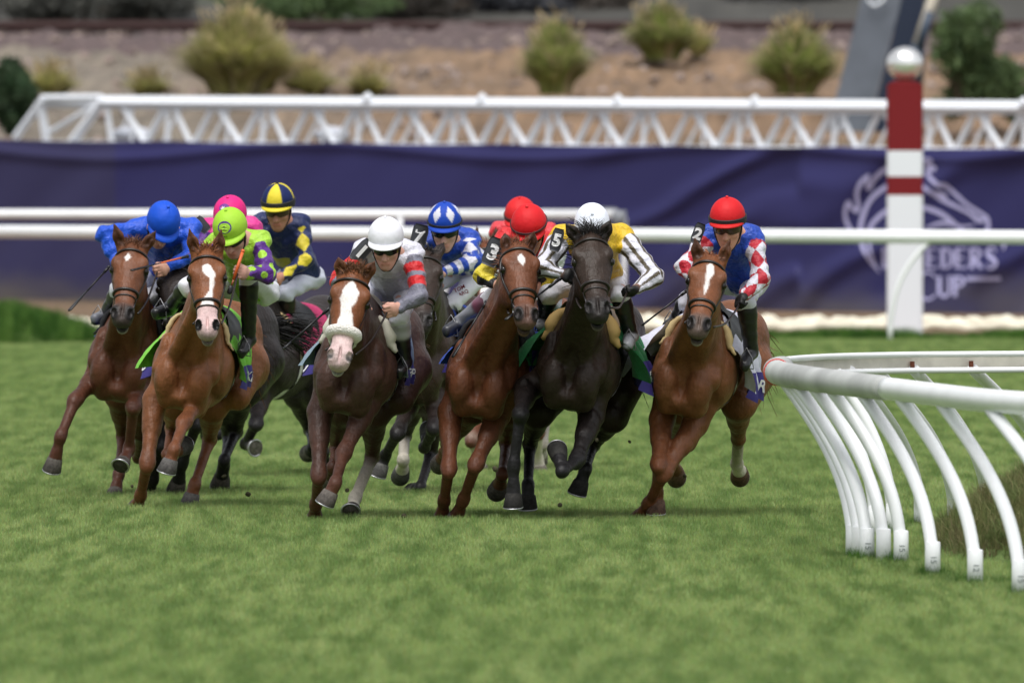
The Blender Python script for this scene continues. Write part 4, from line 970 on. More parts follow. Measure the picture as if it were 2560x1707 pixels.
build_horse('h4', dict(label='dark brown racehorse at the back left with pink saddle cloth, partly hidden behind the others', s=350, breast=(612, 900), yaw=22, lean=6, coat=(.034, .027, .026), points=(.014, .012, .013), muzzle=(.03, .024, .022), hair=(.022, .020, .020), vox=.013, hoof=srgb(150, 145, 132),
    head=dict(poll=(570, 640), eyes=((545, 690), (600, 690)), muzzle=(566, 810), fwd=.45),
    legs=dict(RF=([(560, 990), (545, 1080), (515, 1090), (506, 1060)], '+-+'), LF=([(650, 990), (640, 1060), (612, 1110), (637, 1118)], '+-+'),
              RH=([(745, 985), (775, 1075), (782, 1118), (778, 1128)], '-+-'), LH=([(790, 985), (800, 1050), (810, 1130), (812, 1160)], '-+-')),
    cloth=('pink', srgb(190, 50, 104)), saddle=('black', srgb(24, 24, 26)), pad=('sand', srgb(206, 182, 134)), flare=(.02, .05), clothang=90, name='ROMAN I'))
build_horse('h5', dict(label='liver chestnut racehorse with broad white blaze and sheepskin noseband', s=391, breast=(868, 925), yaw=9, lean=7, coat=LIVER, face=(.19, .066, .026), points=(.092, .035, .021), pinknose=.64,
    muzzle=(.55, .5, .5), chin=(.45, .42, .42), hair=(.14, .066, .034), hoof=srgb(128, 120, 114), vox=.0098, socks=dict(LH=1),
    head=dict(poll=(886, 672), eyes=((834, 752), (918, 764)), muzzle=(846, 908), ears=((845, 642), (938, 652)), fwd=.48, k=1.03),
    blaze=[[(.12, .0, .0), (.16, .0, .020), (.24, .002, .046), (.32, -.004, .042), (.40, -.008, .026), (.52, .0, .036), (.66, 0, .052), (.95, 0, .06)]],
    legs=dict(RF=([(800, 1030), (797, 1188), (789, 1262), (787, 1310)], '+--'), LF=([(918, 1010), (858, 1135), (838, 1208), (822, 1240)], '++0'),
              LH=([(935, 1030), (931, 1140), (887, 1246), (880, 1276)], '-++'), RH=([(850, 1020), (842, 1120), (832, 1168), (828, 1190)], '-+-')),
    fleece=True, cloth=('slate', srgb(126, 146, 162)), saddle=('ivory', srgb(190, 186, 172)), pad=('ivory', srgb(206, 202, 188)), flare=(.09, .05), clothang=98, padr=.05, name='HAPPY J', girth=('grey', srgb(190, 194, 192)), nfore=380, lfore=.11))
build_horse('h6', dict(label='dark brown racehorse half hidden behind the liver chestnut, white sock on one leg', s=367, breast=(1040, 905), yaw=12, lean=7, coat=DBROWN, points=(.018, .016, .017), muzzle=(.03, .024, .022), hair=(.022, .020, .020), vox=.0115, hoof=srgb(120, 118, 116), socks=dict(RH=1),
    head=dict(poll=(1062, 622), eyes=((1030, 688), (1090, 695)), muzzle=(1050, 815), fwd=.45, turn=-10),
    legs=dict(RF=([(1035, 985), (994, 1083), (962, 1140), (951, 1170)], '+-0'), LF=([(1090, 990), (1085, 1070), (1060, 1120), (1070, 1090)], '+--'),
              RH=([(1035, 995), (1012, 1090), (1008, 1150), (1005, 1178)], '-+-'), LH=([(1088, 1000), (1078, 1130), (1050, 1220), (1041, 1248)], '-+-')),
    cloth=('blue', srgb(40, 80, 190)), saddle=('black', srgb(24, 24, 26)), pad=('black', srgb(26, 27, 32)), flare=(.02, .02), clothang=86, name='RIS'))
build_horse('h8', dict(label='chestnut racehorse at the back of the bunch with white legs, seen mostly through gaps', s=345, breast=(1275, 900), yaw=12, lean=6, coat=(.17, .06, .028), points=(.14, .05, .028), muzzle=(.4, .3, .28), hair=(.17, .06, .028), vox=.014, hoof=srgb(160, 152, 138), socks=dict(RF=1, LF=1, LH=1, RH=1),
    head=dict(poll=(1215, 605), eyes=((1188, 655), (1242, 655)), muzzle=(1216, 765), ears=((1192, 563), (1240, 563)), fwd=.45),
    blaze=[[(.15, 0, .0), (.2, 0, .03), (.9, 0, .035)]],
    legs=dict(RF=([(1225, 985), (1180, 1098), (1202, 1170), (1203, 1200)], '+-0'), LF=([(1330, 985), (1345, 1080), (1345, 1150), (1350, 1180)], '+-0'),
              RH=([(1235, 985), (1215, 1090), (1200, 1150), (1190, 1180)], '-+-'), LH=([(1350, 985), (1366, 1030), (1357, 1110), (1352, 1140)], '-+-')),
    cloth=('white', srgb(215, 215, 222)), saddle=('black', srgb(24, 24, 26)), flare=(.02, .02), clothang=80, band=False))
build_horse('h7', dict(label='chestnut racehorse with small white star in the middle of the pack, rider wearing number three', s=390, breast=(1200, 935), yaw=9, lean=7, coat=(.125, .043, .019), face=(.150, .053, .024), points=(.125, .044, .022), muzzle=(.12, .066, .05), hair=(.15, .055, .028), hoof=srgb(118, 110, 106), vox=.0098,
    head=dict(poll=(1300, 600), eyes=((1266, 676), (1346, 682)), muzzle=(1321, 798), ears=((1262, 583), (1336, 578)), fwd=.48, turn=10),
    blaze=[[(.17, -.004, .0), (.22, -.004, .020), (.26, -.004, .020), (.33, .002, .0)]],
    legs=dict(RF=([(1127, 1030), (1122, 1172), (1110, 1252), (1105, 1300)], '+--'), LF=([(1245, 1035), (1190, 1160), (1158, 1250), (1140, 1300)], '+--'),
              RH=([(1180, 1020), (1120, 1110), (1112, 1130), (1106, 1150)], '---'), LH=([(1275, 1020), (1266, 1105), (1256, 1185), (1248, 1215)], '-+-')),
    cloth=('cobalt', srgb(40, 84, 196)), saddle=('black', srgb(24, 24, 26)), pad=('black', srgb(26, 27, 32)), flare=(.06, .02), clothang=92, name='RESIL'))
build_horse('h9', dict(label='near-black racehorse with no face marking, green saddle cloth and rider wearing number five', s=391, breast=(1428, 915), yaw=9, lean=6, coat=(.026, .0155, .011), face=(.032, .019, .013), points=(.013, .012, .013), muzzle=(.022, .018, .017), chin=(.14, .11, .11), hair=(.018, .016, .016), blackleg=1, hoof=srgb(62, 60, 58), vox=.0098,
    head=dict(poll=(1478, 575), eyes=((1440, 638), (1534, 638)), muzzle=(1497, 782), ears=((1413, 558), (1527, 548)), fwd=.48, k=1.04, turn=3),
    legs=dict(RF=([(1318, 972), (1301, 1035), (1284, 1166), (1284, 1246)], '++0'), LF=([(1478, 1040), (1442, 1150), (1405, 1180), (1398, 1140)], '++-'),
              RH=([(1345, 1030), (1325, 1110), (1320, 1215), (1320, 1250)], '-+0'), LH=([(1530, 1040), (1482, 1112), (1464, 1172), (1450, 1214)], '-+0')),
    cloth=('green', srgb(22, 110, 60)), saddle=('tan', srgb(172, 140, 84)), pad=('tan', srgb(178, 148, 92)), flare=(.16, .14), clothfront=.13, clothang=102, padr=.055, name='GILIAD', maneside=-1, lmane=.2, nfore=260, lfore=.16))
build_horse('h10', dict(label='chestnut racehorse with narrow white blaze at the right of the pack beside the curved rail', s=389, breast=(1712, 930), yaw=12, lean=8, coat=(.185, .069, .028), face=(.19, .068, .028), points=(.17, .060, .026), muzzle=(.12, .085, .07), chin=(.25, .20, .18), hair=(.22, .085, .04), hoof=srgb(130, 100, 84), vox=.0098, socks=dict(LH=1),
    head=dict(poll=(1777, 634), eyes=((1727, 686), (1807, 694)), muzzle=(1745, 820), ears=((1737, 594), (1825, 597)), fwd=.46),
    blaze=[[(.13, .012, .0), (.16, .012, .018), (.25, .012, .022), (.36, .008, .011), (.50, .004, .007), (.54, .002, .0)]],
    legs=dict(RF=([(1655, 1050), (1646, 1162), (1643, 1232), (1642, 1262)], '+-0'), LF=([(1738, 1060), (1660, 1184), (1620, 1260), (1602, 1300)], '+--'),
              LH=([(1845, 1010), (1846, 1096), (1842, 1160), (1850, 1180)], '---'), RH=([(1700, 1020), (1690, 1090), (1680, 1150), (1690, 1180)], '---')),
    cloth=('lilac', srgb(216, 216, 232)), saddle=('black', srgb(30, 30, 36)), pad=('sand', srgb(206, 190, 140)), flare=(.26, .10), clothfront=.13, clothang=106, padr=.03, name='CHARM', nfore=120, lfore=.06))
# ------------------------------------------------------------------ jockeys
M_skin = mat('skin_and_base', attr=True, rough=.5, spec=.3)
M_silk = mat('racing_silk', attr=True, rough=.5, bump=.8, bscale=18, bdist=.035, sheen=.1)
M_breech = mat('white_breeches', attr=True, rough=.6, bump=.4, bscale=20, bdist=.02)
M_boot = mat('boot_leather', attr=True, rough=.32)
M_cap = mat('cap_silk', attr=True, rough=.6, spec=.3, bump=.35, bscale=25, bdist=.012)
M_goggle = mat('dark_goggle', (.012, .012, .016), rough=.12)
M_gogglebrown = mat('brown_goggle', srgb(72, 50, 44), rough=.12)
M_band = mat('black_elastic', srgb(24, 24, 28), rough=.7)
M_whipb = mat('whip_black', srgb(22, 22, 26), rough=.4)
M_whipo = mat('whip_orange', srgb(214, 100, 48), rough=.45)
SK = np.array(srgb(215, 164, 142)) * .9

RIDERS = {}
def build_rider(key, hkey, sp):
    Hs = HORSES[hkey]; Dh = Hs['D']
    dd0 = dict(head=.02, shL=.30, shR=.30, elL=.16, elR=.16, haL=.02, haR=.02, hip=.80, knL=.42, knR=.42, anL=.72, anR=.72, toL=.58, toR=.58)
    dd0.update(sp.get('dd', {})); J = {}
    for k_, v in sp['j'].items(): J[k_] = P(v[0], v[1], Dh + dd0[k_])
    wid = sp.get('hipw', .085)
    hipc = J['hip']; lat = Hs['l']; hipL, hipR = hipc - lat * wid, hipc + lat * wid
    pit, hyaw, roll = R(sp.get('pitch', 25)), R(sp.get('hyaw', 0)), R(sp.get('roll', 0))
    hf = np.array([math.sin(hyaw) * math.cos(pit), -math.cos(hyaw) * math.cos(pit), -math.sin(pit)])
    hlat = np.array([math.cos(hyaw), math.sin(hyaw), 0]); hu = np.cross(hlat, hf); hu = hu if hu[2] > 0 else -hu
    hlat, hu = hlat * math.cos(roll) + hu * math.sin(roll), hu * math.cos(roll) - hlat * math.sin(roll)
    hc = J['head']; A = np.array([hlat, hf, hu])
    HP = lambda a, b, c: hc + hlat * a + hf * b + hu * c
    shc = (J['shL'] + J['shR']) / 2; nb = lerp(shc, hc, .15)
    V = Vol(); sk = np.array(sp.get('skin', SK)); glove = np.array(sp.get('glove', sk))
    V.ell(HP(0, 0, 0), A, (.085, .10, .10), .03, sk)
    V.ell(HP(0, .022, -.085), A, (.072, .082, .115), .03, sk); V.ell(HP(0, .055, -.170), A, (.038, .04, .040), .03, sk)
    V.cone(HP(-.045, .01, -.13), HP(-.012, .065, -.185), .024, .018, .03, sk); V.cone(HP(.045, .01, -.13), HP(.012, .065, -.185), .024, .018, .03, sk)
    V.cone(HP(0, .095, -.075), HP(0, .124, -.118), .010, .016, .012, sk * 1.02)
    V.cone(HP(-.014, .107, -.121), HP(.014, .107, -.121), .010, .010, .01, sk)
    V.cone(HP(-.02, .093, -.155), HP(.02, .093, -.155), .010, .010, .008, sk * (.98, .82, .80))
    V.cone(HP(-.02, .106, -.154), HP(.02, .106, -.154), .002, .002, .003, None, sub=True)
    for q in (-1, 1):
        V.ell(HP(q * .033, .102, -.070), A, (.017, .012, .011), .012, sk * .5, True)
        V.ell(HP(q * .045, .06, -.105), A, (.026, .028, .022), .02, sk)
        V.ell(HP(q * .082, -.005, -.085), A, (.012, .022, .034), .01, sk)
    V.cone(HP(0, -.02, -.09), nb, .055, .062, .03, sk)
    body = sp.get('tsz', 1.0)
    V.cone(J['shL'], J['shR'], .055, .055, .04, sk); V.cone(shc, hipc, .10, .095, .05, sk, [(lat, 1.3)])
    hips = {'L': hipL, 'R': hipR}
    for q in 'LR':
        if 'el' + q in J:
            V.cone(J['sh' + q], J['el' + q], .042, .036, .02, sk); V.cone(J['el' + q], J['ha' + q], .036, .025, .02, sk)
        if 'kn' + q in J:
            V.cone(hips[q], J['kn' + q], .07, .05, .03, sk); V.cone(J['kn' + q], J['an' + q], .045, .033, .02, sk); V.cone(J['an' + q], J['to' + q], .03, .025, .02, sk)
    # hands: palm, four curled fingers and a thumb round whatever is held
    grips = {}
    for q in 'LR':
        if 'ha' + q not in J: continue
        w, e_ = J['ha' + q], J['el' + q]; d = unit(w - e_); g = np.array(sp.get('grip' + q, (0, 0, 1.)), float); g = unit(g - d * np.dot(g, d))
        c = np.cross(d, g); c = c if c[1] > 0 else -c                      # palm side looks away from the lens
        pc = w + d * .042
        V.cone(w, pc, .026, .030, .02, glove, [(g, 1.25)])
        V.cone(pc - g * .026, pc + g * .026, .024, .024, .015, glove)
        for i in range(4):
            L_ = (.9, 1.05, 1, .8)[i]; b0 = pc + d * .026 + g * (.033 - i * .022); b1 = b0 + d * .026 * L_ + c * .016; b2 = b1 - d * .012 + c * .028 * L_; b3 = b2 - d * .028 * L_ + c * .004
            V.cone(b0, b1, .0115, .0105, .006, glove); V.cone(b1, b2, .0105, .010, .004, glove * .97); V.cone(b2, b3, .010, .0085, .004, glove * .95)
        t0 = pc + g * .032 - d * .005; t1 = t0 + g * .016 + d * .028 + c * .012; t2 = t1 + d * .020 + c * .016 - g * .012
        V.cone(t0, t1, .015, .012, .008, glove); V.cone(t1, t2, .012, .0095, .004, glove)
        grips[q] = pc + d * .032 + c * .018
    Vt, Q = V.mesh(.0068); C = V.colors(Vt, .004)
    root = mesh_obj('person', Vt, Q, M_skin, None, C, origin=hipc)
    tag(root, sp['label'], 'jockey', 'jockeys riding the racehorses')
    # ---- silks
    VJ = Vol(); ar = sp.get('sleeve', 1.0); torsoJ = []
    VJ.cone(J['shL'], J['shR'], .072, .072, .05); VJ.cone(shc + np.array([0, .02, -.03]), hipc + np.array([0, -.05, .02]), .118, .112, .06, sq=[(lat, 1.32)])
    VJ.cone(nb, lerp(nb, shc, .8), .055, .075, .03)
    if sp.get('puff'): VJ.ell(lerp(shc, hipc, .5) + np.array([0, .02, .05]), np.eye(3), (.17, .2, .13), .06)
    nT = len(VJ.p)
    for q in 'LR':
        VJ.cone(J['sh' + q], J['el' + q], .068 * ar, .056 * ar, .035); VJ.cone(J['el' + q], lerp(J['el' + q], J['ha' + q], .93), .057 * ar, .038, .03)
    disp = lambda X: (np.sin(X[:, 0] * 55 + X[:, 2] * 38) * .003 + np.sin(X[:, 2] * 71 - X[:, 0] * 23 + X[:, 1] * 30 + 2 * np.sin(X[:, 0] * 17)) * .003 + np.sin(X[:, 0] * 21 - X[:, 2] * 27 + 1.5 * np.sin(X[:, 2] * 13)) * .005)
    VtJ, QJ = VJ.mesh(.0068, disp)
    # which garment panel each point belongs to, and where along / round the sleeve it is
    dT = np.min([Vol.dist(p, VtJ) for p in VJ.p[:nT]], axis=0); info = {}
    best = np.full(len(VtJ), 9.); s_ = np.zeros(len(VtJ)); ph = np.zeros(len(VtJ)); sd = np.zeros(len(VtJ))
    for qi, q in enumerate('LR'):
        a, b, c = J['sh' + q], J['el' + q], lerp(J['el' + q], J['ha' + q], .93); l1 = np.linalg.norm(b - a)
        for (p0, p1, s0) in ((a, b, 0), (b, c, l1)):
            ax = p1 - p0; L_ = np.linalg.norm(ax); ax = ax / L_; t = np.clip((VtJ - p0) @ ax, 0, L_); rv = VtJ - p0 - t[:, None] * ax
            dist = np.linalg.norm(rv, axis=1) - .055; e1 = unit(np.array([0, -1., 0]) - ax * -ax[1]); e2 = np.cross(ax, e1)
            an = np.arctan2(rv @ e2, rv @ e1); mk = dist < best
            best = np.where(mk, dist, best); s_ = np.where(mk, s0 + t, s_); ph = np.where(mk, an, ph); sd = np.where(mk, qi, sd)
    isT = (dT - .006 < best) & ~((best < -.004) & (s_ > .07))
    th = hipc - shc; tt = ((VtJ - shc) @ th) / np.dot(th, th); tx = (VtJ - shc) @ lat
    C = sp['silk'](isT, s_, ph, sd, tt, tx, VtJ)
    jr = mesh_obj('racing_jacket', VtJ, QJ, M_silk, root, C)
    # ---- breeches and boots
    VB = Vol(); VB.cone(hipL, hipR, .09, .09, .04); VB.cone(hipc, lerp(hipc, shc, .35), .10, .105, .05, sq=[(lat, 1.1)])
    VO = {}
    for q in 'LR':
        if 'kn' + q not in J: continue
        VB.cone(hips[q], J['kn' + q], .078, .056, .04); VB.cone(J['kn' + q], lerp(J['kn' + q], J['an' + q], .25), .064, .055, .03)
        bt = Vol(); kb = lerp(J['kn' + q], J['an' + q], .12)
        bt.cone(kb, J['an' + q], .062, .045, .02, sp.get('boot', (.012, .012, .014))); bt.cone(kb, lerp(kb, J['an' + q], .22), .064, .062, .01, sp.get('boottop', sp.get('boot', (.012, .012, .014))))
        bt.cone(J['an' + q], J['to' + q], .042, .032, .02, sp.get('bootfoot', sp.get('boot', (.012, .012, .014))), [(np.array([1., 0, 0]), 1.1)])
        bt.cone(lerp(J['an' + q], J['to' + q], -.1) + (0, 0, -.03), J['to' + q] + (0, 0, -.022), .026, .024, .01, (.01, .01, .01))
        v2, q2 = bt.mesh(.007, lambda X: np.sin(X[:, 2] * 90) * .0015); bo = mesh_obj('boot', v2, q2, M_boot, root, bt.colors(v2, .003))
        st = lerp(J['an' + q], J['to' + q], .7) + np.array([0, 0, -.045]); mb = MB()
        up_ = st + np.array([0, .04, .26]); ww = .045
        mb.tube([st - Hs['l'] * ww, st + Hs['l'] * ww, st + Hs['l'] * ww * .8 + (0, 0, .07), st + (0, .01, .13), st - Hs['l'] * ww * .8 + (0, 0, .07), st - Hs['l'] * ww], .0045, 6)
        mb.build('stirrup', mat('dull_steel', (.20, .20, .21), rough=.4, metal=.7), Hs['root'])
    v2, q2 = VB.mesh(.0075, disp); bc = np.tile(np.array(sp.get('breech', srgb(222, 222, 230))), (len(v2), 1))
    br = mesh_obj('breeches', v2, q2, M_breech, root, bc)
    # ---- helmet
    capf = sp['cap']; N, K = 72, 30; Vv = []; Cc = []; r3 = np.array(sp.get('capr', (.114, .134, .125)))
    for i in range(K + 1):
        el = R(90 - 100 * i / K)
        for j in range(N):
            az = 2 * math.pi * j / N                                    # 0 = front
            rr = r3 * (1 + (.012 * math.sin(az * 5 + i * .4) * (1 - i / K) if sp.get('loosecap') else 0))
            Vv.append(HP(rr[0] * math.cos(el) * math.sin(az), rr[1] * math.cos(el) * math.cos(az), rr[2] * math.sin(el)))
            Cc.append(capf(az if az < math.pi else az - 2 * math.pi, el))
    F = [(i * N + j, i * N + (j + 1) % N, (i + 1) * N + (j + 1) % N, (i + 1) * N + j) for i in range(K) for j in range(N)]
    mb = MB(); mb.add(Vv, F, np.array(Cc))
    hel = mb.build('helmet', M_cap, root, cols=True)
    mb = MB(); Vv = []; azs = np.linspace(R(-72), R(72), 30); el0 = R(-13)
    for k_, (ext, dz) in enumerate(((0, .0), (.5, -.006), (1, -.016), (1, -.022), (.0, -.014))):
        for az in azs:
            x_ = ext * .052 * max(math.cos(az * 1.2), 0) ** .6
            Vv.append(HP((r3[0] * 1.01 + x_ * .5) * math.sin(az) * math.cos(el0), (r3[1] * 1.01 + x_) * math.cos(az) * math.cos(el0), -.006 + r3[2] * math.sin(el0) * .3 + dz))
    n_ = len(azs); F = [(i * n_ + j, i * n_ + j + 1, (i + 1) * n_ + j + 1, (i + 1) * n_ + j) for i in range(4) for j in range(n_ - 1)]
    mb.add(Vv, F, np.array(capf(0, R(-5)) if not sp.get('peak') else sp['peak'])); mb.build('helmet_peak', M_cap, hel, cols=True)
    def onhel(az, el, k=1.01): return HP(k * r3[0] * math.cos(el) * math.sin(az), k * r3[1] * math.cos(el) * math.cos(az), k * r3[2] * math.sin(el))
    mb = MB(); mb.sphere(onhel(0, R(90), 1.02), .011, 10); mb.build('button', M_band if sp.get('darkbutton') else mat('button_' + key, capf(0, 1.4), rough=.5), hel)
    if sp.get('band'):
        w_, el_, col = sp['band']; mb = MB()
        for k_, dl in enumerate(np.linspace(-w_, w_, 4)):
            mb.tube([onhel(az, R(el_) + dl, 1.03) for az in np.linspace(-math.pi, math.pi, 50)], max(.004, w_ * .055), 6, cap=False)
        mb.build('goggle_strap', mat('strap_' + key, col, rough=.6), hel)
    if sp.get('goggles', True):
        gm = {'dark': M_goggle, 'brown': M_gogglebrown}[sp.get('gog', 'dark')]; mb = MB(); Vv = []
        azs = np.linspace(R(-72), R(72), 25); els = np.linspace(-1, 1, 7)
        for el in els:
            for az in azs:
                dip = .018 * math.exp(-(az / .22) ** 2) * (1 if el < 0 else 0) * (-el)
                Vv.append(HP(.088 * math.sin(az), .112 * math.cos(az) * (1 - .04 * el * el) + .006, -.070 + el * .030 * (1 - .30 * abs(az) / 1.26) + dip))
        F = [(i * 25 + j, i * 25 + j + 1, (i + 1) * 25 + j + 1, (i + 1) * 25 + j) for i in range(6) for j in range(24)]
        mb.add(Vv, F); mb.build('goggles', gm, root)
    for q in (-1, 1):
        mb = MB(); mb.tube(spline([HP(q * .095, .01, -.03), HP(q * .078, .02, -.13), HP(q * .03, .055, -.208), HP(0, .06, -.214)], 5), .006, 6); mb.build('chin_strap', M_band, root)
    if sp.get('emblem'): sp['emblem'](onhel, hel)
    # ---- arm number
    if sp.get('number'):
        dg, (cx, cy), (w_, h_), rot, dz = sp['number']; c = P(cx, cy, Dh + dz); ca, sa = math.cos(R(rot)), math.sin(R(rot))
        ex = np.array([ca, 0, sa]); ey = np.array([-sa, 0, ca]); nn = np.array([0, -1., 0])
        def warp(x, y, o=0): return c + ex * x + ey * y - nn * (x * x * 6) + nn * o
        mb = MB(); Vv = []; k_ = 13
        for j in range(k_):
            for i in range(k_):
                u_, v_ = i / 6 - 1, j / 6 - 1; w2 = w_ * (1 - .25 * max(0, abs(v_) - .6) / .4); Vv.append(warp(u_ * w2 / 2, v_ * h_ / 2))
        for j in range(k_):
            for i in range(k_): Vv.append(np.array(Vv[j * k_ + i]) - nn * .012)
        F = [(j * k_ + i, j * k_ + i + 1, (j + 1) * k_ + i + 1, (j + 1) * k_ + i) for j in range(k_ - 1) for i in range(k_ - 1)]; o_ = k_ * k_
        F += [tuple(x + o_ for x in q)[::-1] for q in F]
        bd = [i for i in range(k_)] + [i * k_ + k_ - 1 for i in range(1, k_)] + [(k_ - 1) * k_ + i for i in range(k_ - 2, -1, -1)] + [i * k_ for i in range(k_ - 2, 0, -1)]
        F += [(bd[i], bd[(i + 1) % len(bd)], bd[(i + 1) % len(bd)] + o_, bd[i] + o_) for i in range(len(bd))]
        mb.add(Vv, F); ab = mb.build('arm_number', mat('armband_dark', srgb(52, 54, 60), rough=.5), jr)
        if dg: lettering(dg, None, None, None, h_ * .5, M_letter, ab, bold=.045, fn=lambda x, y: warp(x, y, .004), name='digit')
    if sp.get('extra'): sp['extra'](dict(J=J, root=root, jr=jr, br=br, Dh=Dh, HP=HP))
    add_reins(hkey, [grips.get('L'), grips.get('R')], sp.get('reinmat'))
    RIDERS[key] = dict(grips=grips, J=J)
    return root

def whip(label, a, b, mats=(None, None), parts=(.0, .28, .8)):
    """a = handle end, b = tip; grip, shaft and flap"""
    a, b = np.asarray(a), np.asarray(b); L_ = np.linalg.norm(b - a)
    root = empty('riding_whip', a); tag(root, label, 'whip', 'whips carried by the jockeys')
    d = unit(b - a); mb = MB(); mb.tube([a, a + d * L_ * parts[1]], [.011, .010], 10); mb.sphere(a, .014, 10); mb.build('grip', mats[0] or M_whipb, root)
    mb = MB(); mb.tube([a + d * L_ * parts[1], a + d * L_ * parts[2]], [.007, .0055], 8); mb.build('shaft', mats[1] or M_whipb, root)
    mb = MB(); mb.tube([a + d * L_ * parts[2], a + d * L_ * .84, b - d * .01, b], [.009, .016, .017, .010], 8, flat=.45); mb.build('flap', M_whipb, root)
    return root
# ------------------------------------------------------------------ silks, caps and riders
def const(c): return lambda isT, s, ph, sd, tt, tx, X: np.tile(np.array(c, float), (len(X), 1))
def silk(tor, slv, mark=None, torf=None):
    def f(isT, s, ph, sd, tt, tx, X):
        C = np.tile(np.array(slv, float), (len(X), 1))
        if mark is not None:
            mk, col = mark(s, ph, sd); C[mk] = col
        C[isT] = tor
        if torf is not None: torf(C, isT, tt, tx, X)
        return C
    return f
BLUE = srgb(14, 78, 200); LIME = srgb(160, 208, 56); PURP = srgb(84, 32, 130); NAVY = srgb(18, 34, 88); YEL = srgb(222, 202, 52); WHT = srgb(212, 212, 224)
RED = srgb(208, 26, 34); GREY = srgb(122, 122, 138); PINK = srgb(222, 36, 124); RBLUE = srgb(18, 66, 172); DRED = srgb(180, 20, 44); GOLD = srgb(218, 180, 30); BRN = srgb(84, 74, 56); BLK = srgb(26, 26, 30)
def m_spots(s, ph, sd):
    q = s / .105; r_ = np.floor(q); u = (q - r_ - .5) * .105; v = ((ph / 2.1 + .5 * (r_ % 2)) % 1 - .5) * 2.1 * .055
    return (u / .034) ** 2 + (v / .030) ** 2 < 1, LIME
def m_diam(col, a, w, off=0): # chain of diamonds down the outside of the sleeve
    def f(s, ph, sd):
        u = ((s + off) / a) % 1 - .5; v = (ph + .0) * .055 / w
        return (np.abs(u) * 2 + np.abs(v) * 1.0) < 1.0, col
    return f
def m_hoop(col, a, duty=.5, lo=0, hi=9):
    return lambda s, ph, sd: (((s / a) % 1 < duty) & (s > lo) & (s < hi), col)
def m_chk(col, a, nph):
    def f(s, ph, sd):
        u = s / a; v = ph / (2 * math.pi) * nph
        return ((np.floor(u + v) + np.floor(u - v)) % 2 == 0), col
    return f
def m_long(col, n_, duty): # stripes running down the sleeve
    return lambda s, ph, sd: ((ph / (2 * math.pi) * n_ + .25) % 1 < duty, col)
def m_7(s, ph, sd):
    lo = s > .26
    h = ((s / .085) % 1 < .5); u = s / .11; v = ph / (2 * math.pi) * 3
    ck = ((np.floor(u + v) + np.floor(u - v)) % 2 == 0)
    return np.where(lo, h, ck).astype(bool), WHT
def quarters(c1, c2, n_=4, off=0):
    return lambda az, el: c1 if int(math.floor((az / (2 * math.pi) * 2 * n_) + .5 + off)) % 2 == 0 else c2
plain = lambda c: (lambda az, el: c)
def cap_diam(az, el):
    a = ((az / (2 * math.pi) * 6) % 1 - .5) / .33 ; b = (el - R(36)) / R(29)
    return WHT if abs(a) + abs(b) < 1 else RBLUE
def emb_e(onhel, hel):
    mb = MB(); c_ = [onhel(0, R(33), 1.012)] + [onhel(-.0 + .44 * math.cos(t) / math.cos(R(33)) * .95, R(33) + .33 * math.sin(t), 1.012) for t in np.linspace(0, 6.283, 33)[:-1]]
    mb.add(c_, [(0, 1 + i, 1 + (i + 1) % 32) for i in range(32)]); o = mb.build('cap_badge', mat('badge_purple', srgb(74, 40, 130), rough=.6), hel)
    lettering('e', None, None, None, .078, mat('lime_print', LIME, rough=.6), o, bold=.03, fn=lambda x, y: onhel((x) / .114 / math.cos(R(33)), R(33) + (y + .008) / .125, 1.03))
    lettering('ETG', None, None, None, .010, mat('green_print', srgb(30, 80, 30), rough=.6), hel, bold=.02, fn=lambda x, y: onhel(x / .114, R(4) + y / .125, 1.02))
def emb_p(onhel, hel):
    mb = MB(); c_ = [onhel(-.12, R(50), 1.012)] + [onhel(-.12 + .42 * math.cos(t) / math.cos(R(50)) * .8, R(50) + .24 * math.sin(t), 1.012) for t in np.linspace(0, 6.283, 25)[:-1]]
    mb.add(c_, [(0, 1 + i, 1 + (i + 1) % 24) for i in range(24)]); o = mb.build('cap_badge', mat('badge_violet', srgb(110, 40, 140), rough=.6), hel)
    st = [onhel(-.2 + (r_ * math.cos(t)) / math.cos(R(50)), R(46) + r_ * math.sin(t), 1.03) for i, t in enumerate(np.linspace(0, 6.283, 13)[:-1]) for r_ in ((.17 if i % 2 == 0 else .08),)]
    mb = MB(); mb.add([onhel(-.2, R(46), 1.03)] + st, [(0, 1 + i, 1 + (i + 1) % 12) for i in range(12)]); mb.build('cap_star', M_letter, o)

build_rider('r1', 'h1', dict(label='jockey in plain royal blue silks and cap on the far left bay horse', pitch=48, hyaw=12, roll=-6,
    j=dict(head=(409, 549), shL=(352, 570), shR=(475, 572), elL=(262, 588), haL=(296, 668), elR=(478, 640), haR=(418, 668), hip=(425, 690), knL=(300, 725), anL=(262, 790), toL=(238, 796), knR=(372, 745), anR=(385, 800), toR=(375, 815)),
    dd=dict(haL=.10, elL=.2), silk=silk(BLUE, BLUE), cap=plain(BLUE), loosecap=True, puff=True, gripL=(-.5, 0, -.6), gripR=(0, 0, 1), boot=(.03, .03, .034), bootfoot=srgb(110, 112, 120), extra=None))
build_rider('r3', 'h3', dict(label='jockey in magenta cap and purple sleeves mostly hidden behind the lime-capped jockey', pitch=30, hyaw=-14,
    j=dict(head=(575, 534), shL=(522, 575), shR=(632, 572), elL=(492, 640), haL=(468, 648), elR=(640, 650), haR=(560, 680), hip=(628, 700), knL=(500, 720), anL=(480, 790), toL=(470, 800), knR=(610, 740), anR=(630, 810), toR=(620, 830)),
    silk=silk(srgb(214, 50, 140), PURP), cap=plain(PINK), gripL=(1, 0, .1), emblem=emb_p, number=(None, (505, 562), (.075, .12), 40, .05), extra=None))
